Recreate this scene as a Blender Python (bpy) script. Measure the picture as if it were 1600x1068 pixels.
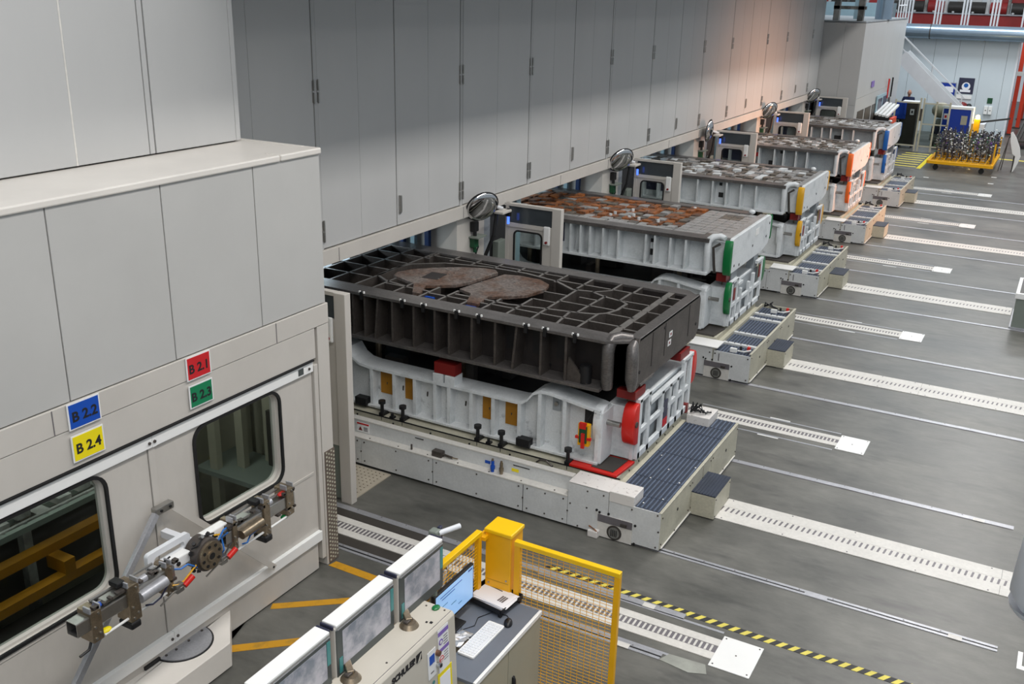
import bpy, bmesh, math, random
from mathutils import Vector, Matrix
random.seed(7)
S = bpy.context.scene
for o in list(bpy.data.objects): bpy.data.objects.remove(o)
COL = S.collection
PI = math.pi
# ------------------------------------------------------------------ camera
yaw, pit, rol, FPX = 2.07044915, 0.342837543, 0.0238796668, 1551.87
F = Vector((math.cos(yaw)*math.cos(pit), math.sin(yaw)*math.cos(pit), -math.sin(pit)))
Rt = F.cross(Vector((0, 0, 1))).normalized(); U = Rt.cross(F)
R2 = math.cos(rol)*Rt + math.sin(rol)*U; U2 = -math.sin(rol)*Rt + math.cos(rol)*U
cam = bpy.data.cameras.new('camera'); co = bpy.data.objects.new('camera', cam); COL.objects.link(co)
co.matrix_world = Matrix(((R2.x, U2.x, -F.x, 0), (R2.y, U2.y, -F.y, 0), (R2.z, U2.z, -F.z, 5.6), (0, 0, 0, 1)))
cam.sensor_width = 36; cam.lens = FPX/1600*36; cam.clip_start = .05; cam.clip_end = 300
S.camera = co
# ------------------------------------------------------------------ world, lamps, exposure
w = bpy.data.worlds.new('hall_light'); S.world = w; w.use_nodes = True
bg = w.node_tree.nodes['Background']; bg.inputs[0].default_value = (.80, .90, 1.0, 1); bg.inputs[1].default_value = .52
def area(name, loc, sx, sy, power, col=(1, .965, .925), rot=(0, 0, 0), spread=PI):
    l = bpy.data.lights.new(name, 'AREA'); l.shape = 'RECTANGLE'; l.size = sx; l.size_y = sy; l.energy = power; l.color = col; l.spread = spread
    o = bpy.data.objects.new(name, l); COL.objects.link(o); o.location = loc; o.rotation_euler = rot; return o
area('high_bay_and_fill_light', (-.6, 19, 11.0), 1.0, 42, 3000)
area('high_bay_and_fill_light', (6.0, 18, 11.0), 1.2, 44, 420)
area('high_bay_and_fill_light', (2.5, -3, 10.5), 3.0, 8, 460)  # fill light added behind the camera
area('high_bay_and_fill_light', (-3.0, 43.5, 10.5), 9, 3, 1100, (.88, .95, 1))  # added to brighten the far wall and floor
area('warm_side_fill', (9.0, 27, 3.2), 3, 4, 150, (1, .48, .26), (0, math.radians(84), 0), math.radians(36))  # added light for the peach glow on far cladding and dies
S.view_settings.view_transform = 'Standard'; S.view_settings.look = 'None'; S.view_settings.gamma = 1
S.view_settings.use_curve_mapping = False; S.view_settings.exposure = -0.28
# ------------------------------------------------------------------ materials
def lin(c):
    r = []
    for v in c:
        v /= 255.0
        r.append(v/12.92 if v <= .04045 else ((v+.055)/1.055)**2.4)
    return r
MATS = {}
def mat(name, c, rough=.5, metal=0, var=.12, scale=3, bump=0, stretch=(1, 1, 1), c2=None, lo=.45, hi=.6, emit=0, spec=.5, fine=0):
    m = bpy.data.materials.new(name); m.use_nodes = True; nt = m.node_tree; N = nt.nodes; L = nt.links
    b = N['Principled BSDF']; b.inputs['Roughness'].default_value = rough; b.inputs['Metallic'].default_value = metal
    b.inputs['Specular IOR Level'].default_value = spec
    a = lin(c)
    tc = N.new('ShaderNodeTexCoord'); mp = N.new('ShaderNodeMapping'); mp.inputs['Scale'].default_value = stretch
    L.new(tc.outputs['Object'], mp.inputs['Vector'])
    nz = N.new('ShaderNodeTexNoise'); nz.inputs['Scale'].default_value = scale; nz.inputs['Detail'].default_value = 6; nz.inputs['Roughness'].default_value = .6
    L.new(mp.outputs[0], nz.inputs['Vector'])
    cr = N.new('ShaderNodeValToRGB'); L.new(nz.outputs['Fac'], cr.inputs[0])
    if c2:
        cc = lin(c2); cr.color_ramp.elements[0].position = lo; cr.color_ramp.elements[1].position = hi
        cr.color_ramp.elements[0].color = (*a, 1); cr.color_ramp.elements[1].color = (*cc, 1)
    else:
        cr.color_ramp.elements[0].position = .3; cr.color_ramp.elements[1].position = .7
        cr.color_ramp.elements[0].color = (*[v*(1-var) for v in a], 1); cr.color_ramp.elements[1].color = (*[min(1, v*(1+var)) for v in a], 1)
    out = cr.outputs[0]
    if fine:
        n2 = N.new('ShaderNodeTexNoise'); n2.inputs['Scale'].default_value = scale*9; n2.inputs['Detail'].default_value = 4
        L.new(mp.outputs[0], n2.inputs['Vector'])
        mr = N.new('ShaderNodeMapRange'); mr.inputs[1].default_value = .35; mr.inputs[2].default_value = .65; mr.inputs[3].default_value = 1-fine; mr.inputs[4].default_value = 1+fine*.5
        L.new(n2.outputs['Fac'], mr.inputs[0])
        mx = N.new('ShaderNodeVectorMath'); mx.operation = 'SCALE'; L.new(out, mx.inputs[0]); L.new(mr.outputs[0], mx.inputs['Scale']); out = mx.outputs[0]
    L.new(out, b.inputs['Base Color'])
    if emit:
        L.new(out, b.inputs['Emission Color']); b.inputs['Emission Strength'].default_value = emit
    if bump:
        bp = N.new('ShaderNodeBump'); bp.inputs['Strength'].default_value = bump; bp.inputs['Distance'].default_value = .01
        L.new(nz.outputs['Fac'], bp.inputs['Height']); L.new(bp.outputs[0], b.inputs['Normal'])
    MATS[name] = m; return m
M = MATS
mat('wall_paint', (186, 186, 185), .42, var=.035, scale=.8, stretch=(1, 1, .4), spec=.35)
mat('wall_paint_b', (180, 180, 179), .42, var=.035, scale=.8, spec=.35)
mat('beam_paint', (198, 193, 186), .45, var=.05, scale=1.5, spec=.35)
mat('cab_paint', (188, 187, 184), .42, var=.04, scale=1.0, spec=.4)
mat('door_paint', (197, 192, 185), .4, var=.05, scale=1.6, stretch=(1, 1, .5), fine=.02)
mat('top_paint', (222, 217, 210), .35, var=.05, scale=2)
mat('cart_white', (210, 212, 212), .42, var=.07, scale=4, fine=.05)
mat('cart_beige', (188, 184, 166), .45, var=.12, scale=4, fine=.08)
mat('speckled_white', (222, 218, 214), .5, scale=24, c2=(150, 140, 135), lo=.6, hi=.72)
mat('die_white', (216, 220, 222), .4, scale=4, c2=(182, 188, 190), lo=.5, hi=.8, fine=.05, bump=.1)
mat('die_white_dirty', (212, 215, 216), .42, scale=8, c2=(130, 132, 134), lo=.6, hi=.78, fine=.08)
mat('die_grey', (150, 156, 160), .45, var=.15, scale=4, fine=.08)
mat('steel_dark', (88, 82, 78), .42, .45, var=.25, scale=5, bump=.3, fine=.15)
mat('steel_rim', (116, 112, 110), .33, .55, var=.22, scale=7, stretch=(.5, 1, 1), fine=.2)
mat('steel_rib', (136, 132, 128), .35, .5, var=.25, scale=8, fine=.2)
mat('cell_shade', (44, 39, 38), .6, .2, var=.3, scale=6)  # recessed die cells, their shadow put into the dark colour
mat('pad_rust', (132, 122, 116), .5, .35, scale=3.2, c2=(112, 84, 68), lo=.42, hi=.62, fine=.45, bump=.4)
mat('rust', (172, 104, 54), .5, .25, scale=5, c2=(104, 78, 64), lo=.42, hi=.58, fine=.35, bump=.4)
mat('pad_grey', (176, 174, 172), .32, .45, scale=9, c2=(196, 196, 196), lo=.4, hi=.65, fine=.3)
mat('pad_mid', (110, 106, 102), .4, .5, scale=9, c2=(150, 140, 126), lo=.4, hi=.65, fine=.3)
mat('black', (22, 22, 24), .5, var=.2)
mat('black_gloss', (16, 16, 20), .38, var=.1)
mat('deep', (30, 30, 32), .7, var=.3)
mat('rubber_blue', (44, 52, 68), .5, var=.18, scale=6, fine=.12)
mat('rubber_ridge', (84, 96, 116), .5, var=.15, scale=6, fine=.12)
mat('ochre', (164, 112, 20), .45, var=.18, scale=4)
mat('red', (204, 32, 22), .35, var=.08); mat('dark_red', (118, 20, 18), .45, var=.12)
mat('green', (12, 110, 56), .35, var=.08); mat('yellow_lug', (214, 160, 20), .38, var=.08)
mat('orange', (226, 104, 32), .38, var=.08); mat('blue_lug', (22, 92, 170), .38, var=.08)
mat('steel', (168, 166, 162), .3, .85, var=.12, scale=8); mat('steel_brown', (150, 136, 116), .35, .8, var=.2, scale=12, fine=.15)
mat('alu', (176, 177, 182), .42, .5, var=.1, scale=6, fine=.08)
mat('chrome', (200, 200, 200), .06, 1, var=.02)
mat('strip_white', (214, 211, 205), .45, var=.06, scale=3, fine=.06)
mat('slot', (118, 114, 118), .5, .3, var=.2)
mat('safety_yellow', (240, 176, 6), .4, var=.05, scale=3); mat('safety_yellow_b', (246, 196, 12), .35, var=.04)
mat('tape_yellow', (196, 142, 22), .6, scale=9, c2=(150, 116, 40), lo=.5, hi=.75)
mat('haz_yellow', (220, 205, 90), .6, var=.1, scale=9); mat('haz_black', (42, 42, 42), .6, var=.1)
mat('sign_white', (232, 232, 232), .4, var=.02); mat('sign_red', (200, 30, 38), .4, var=.03); mat('sign_green', (8, 124, 80), .4, var=.03)
mat('sign_blue', (10, 76, 178), .4, var=.03); mat('sign_yellow', (240, 220, 20), .4, var=.03)
mat('ink', (28, 28, 32), .5, var=.02); mat('purple', (130, 104, 180), .5, var=.05)
mat('screen_frame', (82, 88, 88), .35, .3, var=.08); mat('teal', (70, 140, 140), .3, var=.06)
mat('screen_glass', (128, 134, 144), .15, scale=6, c2=(182, 180, 188), lo=.42, hi=.62, emit=.08)
mat('lcd', (150, 190, 236), .3, scale=2, var=.04, emit=.55); mat('lcd_text', (40, 90, 150), .3, emit=.2)
mat('panel_top', (240, 240, 238), .3, var=.02); mat('navy', (48, 50, 72), .4)
mat('desk_grey', (108, 114, 124), .45, var=.06, scale=4); mat('desk_cab', (164, 160, 142), .4, var=.06, scale=2)
mat('console_paint', (196, 190, 178), .4, var=.04, scale=3)
mat('paper', (236, 236, 240), .6, var=.03); mat('keys', (226, 228, 232), .5, var=.03)
mat('hall_wall', (204, 213, 218), .4, var=.04, scale=.6); mat('pipe', (150, 168, 184), .25, .7, var=.05)
mat('board_blue', (10, 52, 150), .5, var=.06); mat('mach_red', (168, 46, 44), .5, var=.15, scale=2); mat('post_red', (222, 66, 38), .4, var=.08)
mat('mach_grey', (112, 112, 108), .5, scale=2, c2=(170, 170, 165), lo=.45, hi=.6)
mat('column_white', (222, 224, 228), .45, var=.04)
mat('screen_dark', (74, 80, 84), .12, .2, var=.1); mat('skin', (196, 140, 116), .6, var=.05); mat('overall', (22, 34, 72), .8, var=.15); mat('jacket', (14, 66, 176), .8, var=.2)
mat('bin_dark', (62, 58, 54), .5, var=.15); mat('bin_grey', (122, 130, 122), .5, var=.05)
mat('lamp_glow', (255, 214, 120), .4, emit=6, var=.01); mat('tube_glow', (225, 242, 255), .4, emit=2.2, var=.01); mat('blue_glow', (70, 110, 255), .4, emit=2.5, var=.01)
mat('green_dark', (16, 74, 44), .5); mat('blue_post', (28, 52, 96), .4); mat('pale_blue', (150, 176, 186), .45, var=.06)
mat('concrete', (150, 152, 144), .6, var=.15, scale=6)
mat('hose_blue', (40, 110, 190), .4); mat('purple_tool', (120, 70, 160), .5)
def noise_floor():
    m = bpy.data.materials.new('floor_coating'); m.use_nodes = True; nt = m.node_tree; N = nt.nodes; L = nt.links; b = N['Principled BSDF']
    tc = N.new('ShaderNodeTexCoord')
    def nz(sc, st, det=6):
        mp = N.new('ShaderNodeMapping'); mp.inputs['Scale'].default_value = st; L.new(tc.outputs['Object'], mp.inputs['Vector'])
        n = N.new('ShaderNodeTexNoise'); n.inputs['Scale'].default_value = sc; n.inputs['Detail'].default_value = det; n.inputs['Roughness'].default_value = .65
        L.new(mp.outputs[0], n.inputs['Vector']); return n
    a = nz(1.1, (.6, 1, 1)); c = nz(7, (.5, 1.2, 1)); d = nz(2.3, (.5, 1.5, 1), 3)
    r = N.new('ShaderNodeValToRGB'); L.new(a.outputs['Fac'], r.inputs[0])
    r.color_ramp.elements[0].position = .3; r.color_ramp.elements[1].position = .7
    r.color_ramp.elements[0].color = (*lin((73, 73, 69)), 1); r.color_ramp.elements[1].color = (*lin((116, 115, 109)), 1)
    mr = N.new('ShaderNodeMapRange'); mr.inputs[1].default_value = .3; mr.inputs[2].default_value = .7; mr.inputs[3].default_value = .84; mr.inputs[4].default_value = 1.13
    L.new(c.outputs['Fac'], mr.inputs[0])
    s = N.new('ShaderNodeVectorMath'); s.operation = 'SCALE'; L.new(r.outputs[0], s.inputs[0]); L.new(mr.outputs[0], s.inputs['Scale'])
    r3 = N.new('ShaderNodeValToRGB'); L.new(d.outputs['Fac'], r3.inputs[0]); r3.color_ramp.elements[0].position = .55; r3.color_ramp.elements[1].position = .74
    r3.color_ramp.elements[0].color = (1, 1, 1, 1); r3.color_ramp.elements[1].color = (.60, .60, .62, 1)
    mu = N.new('ShaderNodeVectorMath'); mu.operation = 'MULTIPLY'; L.new(s.outputs[0], mu.inputs[0]); L.new(r3.outputs[0], mu.inputs[1])
    L.new(mu.outputs[0], b.inputs['Base Color'])
    mr2 = N.new('ShaderNodeMapRange'); mr2.inputs[3].default_value = .28; mr2.inputs[4].default_value = .5; L.new(a.outputs['Fac'], mr2.inputs[0]); L.new(mr2.outputs[0], b.inputs['Roughness'])
    b.inputs['Specular IOR Level'].default_value = .5
    MATS['floor'] = m
noise_floor()
def glass():
    m = bpy.data.materials.new('glass'); m.use_nodes = True; b = m.node_tree.nodes['Principled BSDF']
    b.inputs['Base Color'].default_value = (.55, .6, .58, 1); b.inputs['Roughness'].default_value = .03; b.inputs['Transmission Weight'].default_value = 1; b.inputs['IOR'].default_value = 1.12
    b.inputs['Specular IOR Level'].default_value = .6; MATS['glass'] = m
glass()
def checker(name, ca, cb, sc):
    m = bpy.data.materials.new(name); m.use_nodes = True; nt = m.node_tree; N = nt.nodes; L = nt.links; b = N['Principled BSDF']
    tc = N.new('ShaderNodeTexCoord'); v = N.new('ShaderNodeTexVoronoi'); v.inputs['Scale'].default_value = sc; v.inputs['Randomness'].default_value = .0
    L.new(tc.outputs['Object'], v.inputs['Vector']); r = N.new('ShaderNodeValToRGB'); L.new(v.outputs['Distance'], r.inputs[0])
    r.color_ramp.elements[0].position = .25; r.color_ramp.elements[1].position = .36
    r.color_ramp.elements[0].color = (*lin(ca), 1); r.color_ramp.elements[1].color = (*lin(cb), 1)
    L.new(r.outputs[0], b.inputs['Base Color']); b.inputs['Roughness'].default_value = .4; b.inputs['Metallic'].default_value = .4; MATS[name] = m
mat('tread', (116, 104, 94), .45, .35, var=.15, scale=6); mat('tread_floor', (196, 186, 168), .45, .2, var=.1, scale=6)
# ------------------------------------------------------------------ geometry helpers
class MB:
    def __init__(s): s.v = []; s.f = []
    def add(s, vs, fs):
        n = len(s.v); s.v += [tuple(v) for v in vs]; s.f += [tuple(i+n for i in f) for f in fs]; return s
    def box(s, x0, x1, y0, y1, z0, z1):
        if x0 > x1: x0, x1 = x1, x0
        if y0 > y1: y0, y1 = y1, y0
        if z0 > z1: z0, z1 = z1, z0
        return s.add([(x0,y0,z0),(x1,y0,z0),(x1,y1,z0),(x0,y1,z0),(x0,y0,z1),(x1,y0,z1),(x1,y1,z1),(x0,y1,z1)],
              [(0,3,2,1),(4,5,6,7),(0,1,5,4),(1,2,6,5),(2,3,7,6),(3,0,4,7)])
    def prism(s, pts, axis, a, b):
        """polygon (2 coords) extruded along axis; coords are the other two axes in x,y,z order"""
        def P(p, t):
            return {0: (t, p[0], p[1]), 1: (p[0], t, p[1]), 2: (p[0], p[1], t)}[axis]
        ar = sum(pts[i][0]*pts[(i+1) % len(pts)][1]-pts[(i+1) % len(pts)][0]*pts[i][1] for i in range(len(pts)))
        pts = list(pts)
        flip = (ar < 0) != (axis == 1)
        if flip: pts.reverse()
        if a > b: a, b = b, a
        n = len(pts)
        return s.add([P(p, a) for p in pts]+[P(p, b) for p in pts],
              [tuple(reversed(range(n))), tuple(range(n, 2*n))]+[(i, (i+1) % n, (i+1) % n+n, i+n) for i in range(n)])
    def cyl(s, p0, p1, r, n=10, r2=None, caps=True):
        p0 = Vector(p0); p1 = Vector(p1); d = (p1-p0).normalized(); r2 = r if r2 is None else r2
        a = d.orthogonal().normalized(); b = d.cross(a)
        vs = [p0+(a*math.cos(2*PI*i/n)+b*math.sin(2*PI*i/n))*r for i in range(n)]+[p1+(a*math.cos(2*PI*i/n)+b*math.sin(2*PI*i/n))*r2 for i in range(n)]
        fs = [(i, (i+1) % n, (i+1) % n+n, i+n) for i in range(n)]
        if caps: fs += [tuple(reversed(range(n))), tuple(range(n, 2*n))]
        return s.add(vs, fs)
    def tube(s, path, r, n=8):
        path = [Vector(p) for p in path]; rings = []; a = None
        for i, p in enumerate(path):
            d = (path[min(i+1, len(path)-1)]-path[max(i-1, 0)]).normalized()
            if a is None: a = d.orthogonal().normalized()
            else: a = (a-d*a.dot(d)).normalized()
            b = d.cross(a)
            rr = r[i] if isinstance(r, (list, tuple)) else r
            rings.append([p+(a*math.cos(2*PI*k/n)+b*math.sin(2*PI*k/n))*rr for k in range(n)])
        vs = [v for g in rings for v in g]; fs = []
        for i in range(len(path)-1):
            for k in range(n): fs.append((i*n+k, i*n+(k+1) % n, (i+1)*n+(k+1) % n, (i+1)*n+k))
        fs += [tuple(reversed(range(n))), tuple(range((len(path)-1)*n, len(path)*n))]
        return s.add(vs, fs)
    def beam(s, p0, p1, wd, ht, up=(0, 0, 1)):
        p0 = Vector(p0); p1 = Vector(p1); d = (p1-p0).normalized(); sd = d.cross(Vector(up)).normalized(); u = sd.cross(d)
        vs = []
        for p in (p0, p1):
            for a, b in ((-1, -1), (1, -1), (1, 1), (-1, 1)): vs.append(p+sd*a*wd/2+u*b*ht/2)
        return s.add(vs, [(0, 1, 2, 3), (7, 6, 5, 4), (0, 4, 5, 1), (1, 5, 6, 2), (2, 6, 7, 3), (3, 7, 4, 0)])
    def ell(s, c, r, nu=14, nv=8, v0=-PI/2, v1=PI/2):
        vs = []; fs = []
        for j in range(nv+1):
            t = v0+(v1-v0)*j/nv
            for i in range(nu):
                a = 2*PI*i/nu; vs.append((c[0]+r[0]*math.cos(t)*math.cos(a), c[1]+r[1]*math.cos(t)*math.sin(a), c[2]+r[2]*math.sin(t)))
        for j in range(nv):
            for i in range(nu): fs.append((j*nu+i, j*nu+(i+1) % nu, (j+1)*nu+(i+1) % nu, (j+1)*nu+i))
        return s.add(vs, fs)
    def build(s, name, m, parent=None, bevel=0, smooth=False, kind=None, label=None, loc=None):
        me = bpy.data.meshes.new(name); me.from_pydata(s.v, [], s.f); me.validate()
        bm = bmesh.new(); bm.from_mesh(me)
        bmesh.ops.recalc_face_normals(bm, faces=bm.faces)
        if bevel:
            es = [e for e in bm.edges if e.is_manifold and e.calc_face_angle(0) > .6]
            bmesh.ops.bevel(bm, geom=es, offset=bevel, segments=2, affect='EDGES', profile=.5, clamp_overlap=True)
        bm.to_mesh(me); bm.free()
        if smooth:
            me.shade_smooth()
            me.set_sharp_from_angle(angle=.7)
        me.materials.append(M[m] if isinstance(m, str) else m)
        o = bpy.data.objects.new(name, me); COL.objects.link(o)
        if parent is not None: o.parent = parent
        if loc is not None: o.location = loc
        if kind: o['kind'] = kind
        if label: o['label'] = label
        return o
def _flat(L, R, z):
    n = len(L); return MB().add([(v.x, v.y, z) for v in L]+[(v.x, v.y, z) for v in R], [(i, i+1, n+i+1, n+i) for i in range(n-1)])
MB.flat = staticmethod(_flat)
def box(x0, x1, y0, y1, z0, z1, name, m, parent=None, bevel=0, **k): return MB().box(x0, x1, y0, y1, z0, z1).build(name, m, parent, bevel, **k)
def tag(o, label, cat, group=None):
    o['label'] = label; o['category'] = cat
    if group: o['group'] = group
    return o
def thing(name, label, cat, loc=(0, 0, 0), rz=0, group=None):
    o = bpy.data.objects.new(name, None); COL.objects.link(o); o.location = loc; o.rotation_euler = (0, 0, rz); o.empty_display_size = .1
    return tag(o, label, cat, group)
def struct(o): o['kind'] = 'structure'; return o
def sempty(name, loc=(0, 0, 0)):
    o = bpy.data.objects.new(name, None); COL.objects.link(o); o.location = loc; o['kind'] = 'structure'; return o
def dup(root, loc, label=None, group=None, rz=None):
    r = root.copy(); COL.objects.link(r); r.location = loc
    if rz is not None: r.rotation_euler = (0, 0, rz)
    if label: r['label'] = label
    if group: r['group'] = group
    for ch in list(root.children):
        c = ch.copy(); COL.objects.link(c); c.parent = r
        for g in list(ch.children):
            d = g.copy(); COL.objects.link(d); d.parent = c
    return r
def text(body, size, mtx, m, name='lettering', parent=None, ext=.001, bold=0.0):
    cu = bpy.data.curves.new(name, 'FONT'); cu.body = body; cu.size = size; cu.align_x = 'CENTER'; cu.align_y = 'CENTER'; cu.extrude = ext; cu.offset = bold
    t = bpy.data.objects.new(name+'_curve', cu); COL.objects.link(t); dg = bpy.context.evaluated_depsgraph_get()
    me = bpy.data.meshes.new_from_object(t.evaluated_get(dg)); bpy.data.objects.remove(t); bpy.data.curves.remove(cu)
    me.transform(mtx); me.materials.clear(); me.materials.append(M[m]); me.name = name
    o = bpy.data.objects.new(name, me); COL.objects.link(o)
    if parent is not None: o.parent = parent
    return o
def MX(x, y, z, sx=1): # text standing in a plane x = const, read from +X : right = +Y, up = +Z
    return Matrix(((0, 0, 1, x), (1, 0, 0, y), (0, 1, 0, z), (0, 0, 0, 1)))
def MY(x, y, z): # text in a plane y = const, seen from -Y : right = +X
    return Matrix(((1, 0, 0, x), (0, 0, -1, y), (0, 1, 0, z), (0, 0, 0, 1)))
def rrect(x0, x1, y0, y1, r, n=6):
    p = []
    for cx, cy, a0 in ((x1-r, y0+r, -PI/2), (x1-r, y1-r, 0), (x0+r, y1-r, PI/2), (x0+r, y0+r, PI)):
        for i in range(n+1): a = a0+PI/2*i/n; p.append((cx+r*math.cos(a), cy+r*math.sin(a)))
    return p
def ringprism(outer, inner, axis, a, b):
    """frame between two loops with the same point count"""
    mb = MB(); n = len(outer)
    def P(p, t): return {0: (t, p[0], p[1]), 1: (p[0], t, p[1]), 2: (p[0], p[1], t)}[axis]
    vs = [P(p, a) for p in outer]+[P(p, a) for p in inner]+[P(p, b) for p in outer]+[P(p, b) for p in inner]; fs = []
    for i in range(n):
        j = (i+1) % n
        fs += [(i, j, n+j, n+i), (2*n+i, 3*n+i, 3*n+j, 2*n+j), (i, 2*n+i, 2*n+j, j), (n+i, n+j, 3*n+j, 3*n+i)]
    return mb.add(vs, fs)
# ================================================================== SETTING
PIT = 5.15
# floor
fl = box(-16, 9, -6, 66, -.2, 0, 'floor', 'floor'); struct(fl)
fl.data.materials[0] = M['floor']
# press cladding, long wall
XW = -7.46
wl = box(-7.62, XW-.045, 6.5, 34.0, 2.60, 7.2, 'wall_left', 'deep'); struct(wl)
hi = MB()
def hinge_mb(y, z):
    for s in (-1, 1):
        hi.cyl((XW+.012, y+s*.0, z+s*.085), (XW+.012, y+s*.0, z+s*.085+.11*s), .014, 8)
        hi.box(XW, XW+.01, y-.03, y+.03, z+s*.09, z+s*.18)
def panel(y0, y1, z0=2.632, z1=7.2):
    box(XW-.04, XW, y0, y1, z0, z1, 'panel', 'wall_paint', wl, bevel=.003)
for k in range(-1, 6):
    o = PIT*k
    segs = [(8.965, 9.70), (9.704, 10.445), (10.465, 11.20), (11.204, 11.985), (12.075, 13.04), (13.044, 14.035)]
    for a, b in segs:
        a += o; b += o
        if b < 6.9 or a > 33.9: continue
        panel(max(a, 6.5), min(b, 33.97))
    for a in (8.90, 12.0):
        y = a+o
        if 6.6 < y < 33.9:
            box(XW-.04, XW+.002, y, y+.06, 2.62, 7.2, 'post', 'wall_paint_b', wl)
            for yy in (y-.008, y+.068):
                m2 = MB()
                for z in (2.84, 4.45):
                    m2.cyl((XW+.014, yy, z-.13), (XW+.014, yy, z-.01), .013, 8); m2.cyl((XW+.014, yy, z+.01), (XW+.014, yy, z+.13), .013, 8)
                    m2.box(XW, XW+.008, yy-.022, yy+.022, z-.12, z+.12)
                m2.build('hinge', 'steel', wl)
    y = 10.50+o
    if 7 < y < 33.5: MB().box(XW, XW+.035, y, y+.03, 2.80, 3.02).box(XW, XW+.02, y-.005, y+.035, 2.78, 2.81).build('handle', 'steel', wl, bevel=.004)
# drip beam below the cladding
tb = MB().box(-7.55, XW+.03, 6.6, 34.0, 2.43, 2.615).build('trim_1', 'beam_paint', None, bevel=.004); struct(tb)
for y in (9.2, 12.05, 15.2, 17.2, 20.4, 22.35, 27.5): box(XW+.03, XW+.034, y, y+.006, 2.44, 2.6, 'joint', 'slot', tb)
sl = box(-12.0, -7.63, 6.5, 34, 2.62, 2.8, 'press_dark_slab', 'deep'); struct(sl)  # slab added to keep the press interior dark
# walkway out of view over the cladding, added to shade the upper panels
ov = box(-7.6, -5.15, 6.5, 35.5, 6.1, 6.3, 'shade_overhang', 'mach_grey'); struct(ov)
# upper block on the left
wf = box(-7.6, -6.70, -4, 6.86, 4.19, 7.4, 'wall_front', 'deep'); struct(wf)
for a, b in ((1.6, 2.55), (2.56, 3.6), (3.61, 5.10), (5.115, 5.815), (5.825, 5.875), (5.89, 6.82), (6.825, 6.88)):
    box(-6.70, -6.65, a, b, 4.222, 7.4, 'panel', 'wall_paint', wf, bevel=.004)
box(-6.66, -6.651, 5.10, 5.115, 4.222, 7.4, 'seam', 'strip_white', wf)
box(-7.44, -6.70, 6.86, 6.88, 4.222, 7.4, 'end_panel', 'wall_paint', wf)
# box cladding under it
wn = box(-7.44, -5.86, 0.2, 6.96, 2.78, 4.16, 'wall_near', 'deep'); struct(wn)
for a, b in ((.2, 1.22), (1.23, 2.20), (2.21, 3.185), (3.195, 4.165), (4.175, 5.145), (5.155, 6.125), (6.135, 6.975)):
    box(-5.86, -5.82, a, b, 2.775, 4.165, 'panel', 'cab_paint', wn, bevel=.003)
box(-7.42, -6.0, .2, 6.93, 4.16, 4.208, 'top_panel', 'top_paint', wn)
for a, b in ((.2, 3.6), (3.61, 6.45), (6.46, 6.99)):
    MB().box(-5.98, -5.80, a, b, 4.16, 4.216).build('cap_strip', 'top_paint', wn, bevel=.012)
MB().box(-7.42, -5.98, 6.93, 6.99, 4.16, 4.216).build('cap_strip', 'top_paint', wn, bevel=.01)
box(-7.42, -5.86, 6.945, 6.98, 2.775, 4.165, 'end_panel', 'cab_paint', wn)
for y, x in ((3.3, -6.2), (3.75, -6.05), (3.0, -6.1)): MB().cyl((x, y, 4.208), (x, y, 4.214), .012, 8).build('rivet', 'slot', wn)
# beams and lower cladding
b1 = box(-5.98, -5.81, .2, 7.0, 2.57, 2.765, 'trim_2', 'beam_paint', None, bevel=.005); struct(b1)
for y in (4.0, 6.28): box(-5.81, -5.806, y, y+.006, 2.575, 2.76, 'joint', 'slot', b1)
b2 = box(-5.98, -5.815, .2, 6.80, 2.27, 2.566, 'trim_3', 'beam_paint', None, bevel=.004); struct(b2)
co1 = box(-5.98, -5.815, 6.835, 7.0, 0.0, 2.566, 'trim_4', 'beam_paint', None, bevel=.004); struct(co1)
box(-5.98, -5.822, 6.775, 6.83, 0.1, 2.20, 'jamb', 'beam_paint', co1, bevel=.003)
MB().box(-5.83, -5.806, 6.86, 7.006, .01, 1.26).box(-6.02, -5.83, 6.995, 7.006, .01, 1.26).build('tread_plate', 'tread', co1)
bb = MB()
for i in range(29):
    for j in range(4):
        y = 6.880+j*.036; z = .04+i*.043+(j % 2)*.021
        if z < 1.25: bb.cyl((-5.806, y, z), (-5.802, y, z), .011, 6)
bb.build('stud', 'cart_beige', co1, kind='stuff')
kp = box(-5.90, -5.83, .2, 6.72, .02, .325, 'baseboard_left', 'door_paint', None, bevel=.004); struct(kp)
# inner room of the machine seen through the panes
ir = MB().box(-7.44, -7.40, .2, 7.0, 0, 2.75).box(-7.44, -5.98, 6.96, 7.0, 0, 2.75).box(-7.44, -5.98, .2, .24, 0, 2.75).box(-7.44, -5.98, .2, 7.0, 2.70, 2.75).build('wall_inner', 'desk_cab'); struct(ir)
def sliding_door(n, y0, y1, wy0, wy1, wz0, wz1):
    d = sempty('door_%d' % n)
    o = rrect(y0, y1, .33, 2.25, .004); i = rrect(wy0, wy1, wz0, wz1, .13)
    ringprism(o, i, 0, -5.88, -5.845).build('door_leaf', 'door_paint', d, smooth=True)
    box(-5.845, -5.818, y0, 4.829 if n == 1 else y1, 2.145, 2.25, 'top_rail', 'panel_top', d, bevel=.004)
    box(-5.845, -5.80, y0, 4.829 if n == 1 else y1, .335, .44, 'bottom_rail', 'panel_top', d, bevel=.004)
    ringprism(rrect(wy0-.022, wy1+.022, wz0-.022, wz1+.022, .145), rrect(wy0+.003, wy1-.003, wz0+.003, wz1-.003, .125), 0, -5.85, -5.828).build('window_seal', 'black', d, smooth=True)
    ringprism(rrect(wy0, wy1, wz0, wz1, .13), rrect(wy0+.012, wy1-.022, wz0+.022, wz1-.01, .12), 0, -5.935, -5.875).build('window_jamb', 'beam_paint', d, smooth=True)
    MB().prism(rrect(wy0+.02, wy1-.02, wz0+.02, wz1-.01, .12), 0, -5.915, -5.91).build('pane', 'glass', d)
    return d
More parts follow.
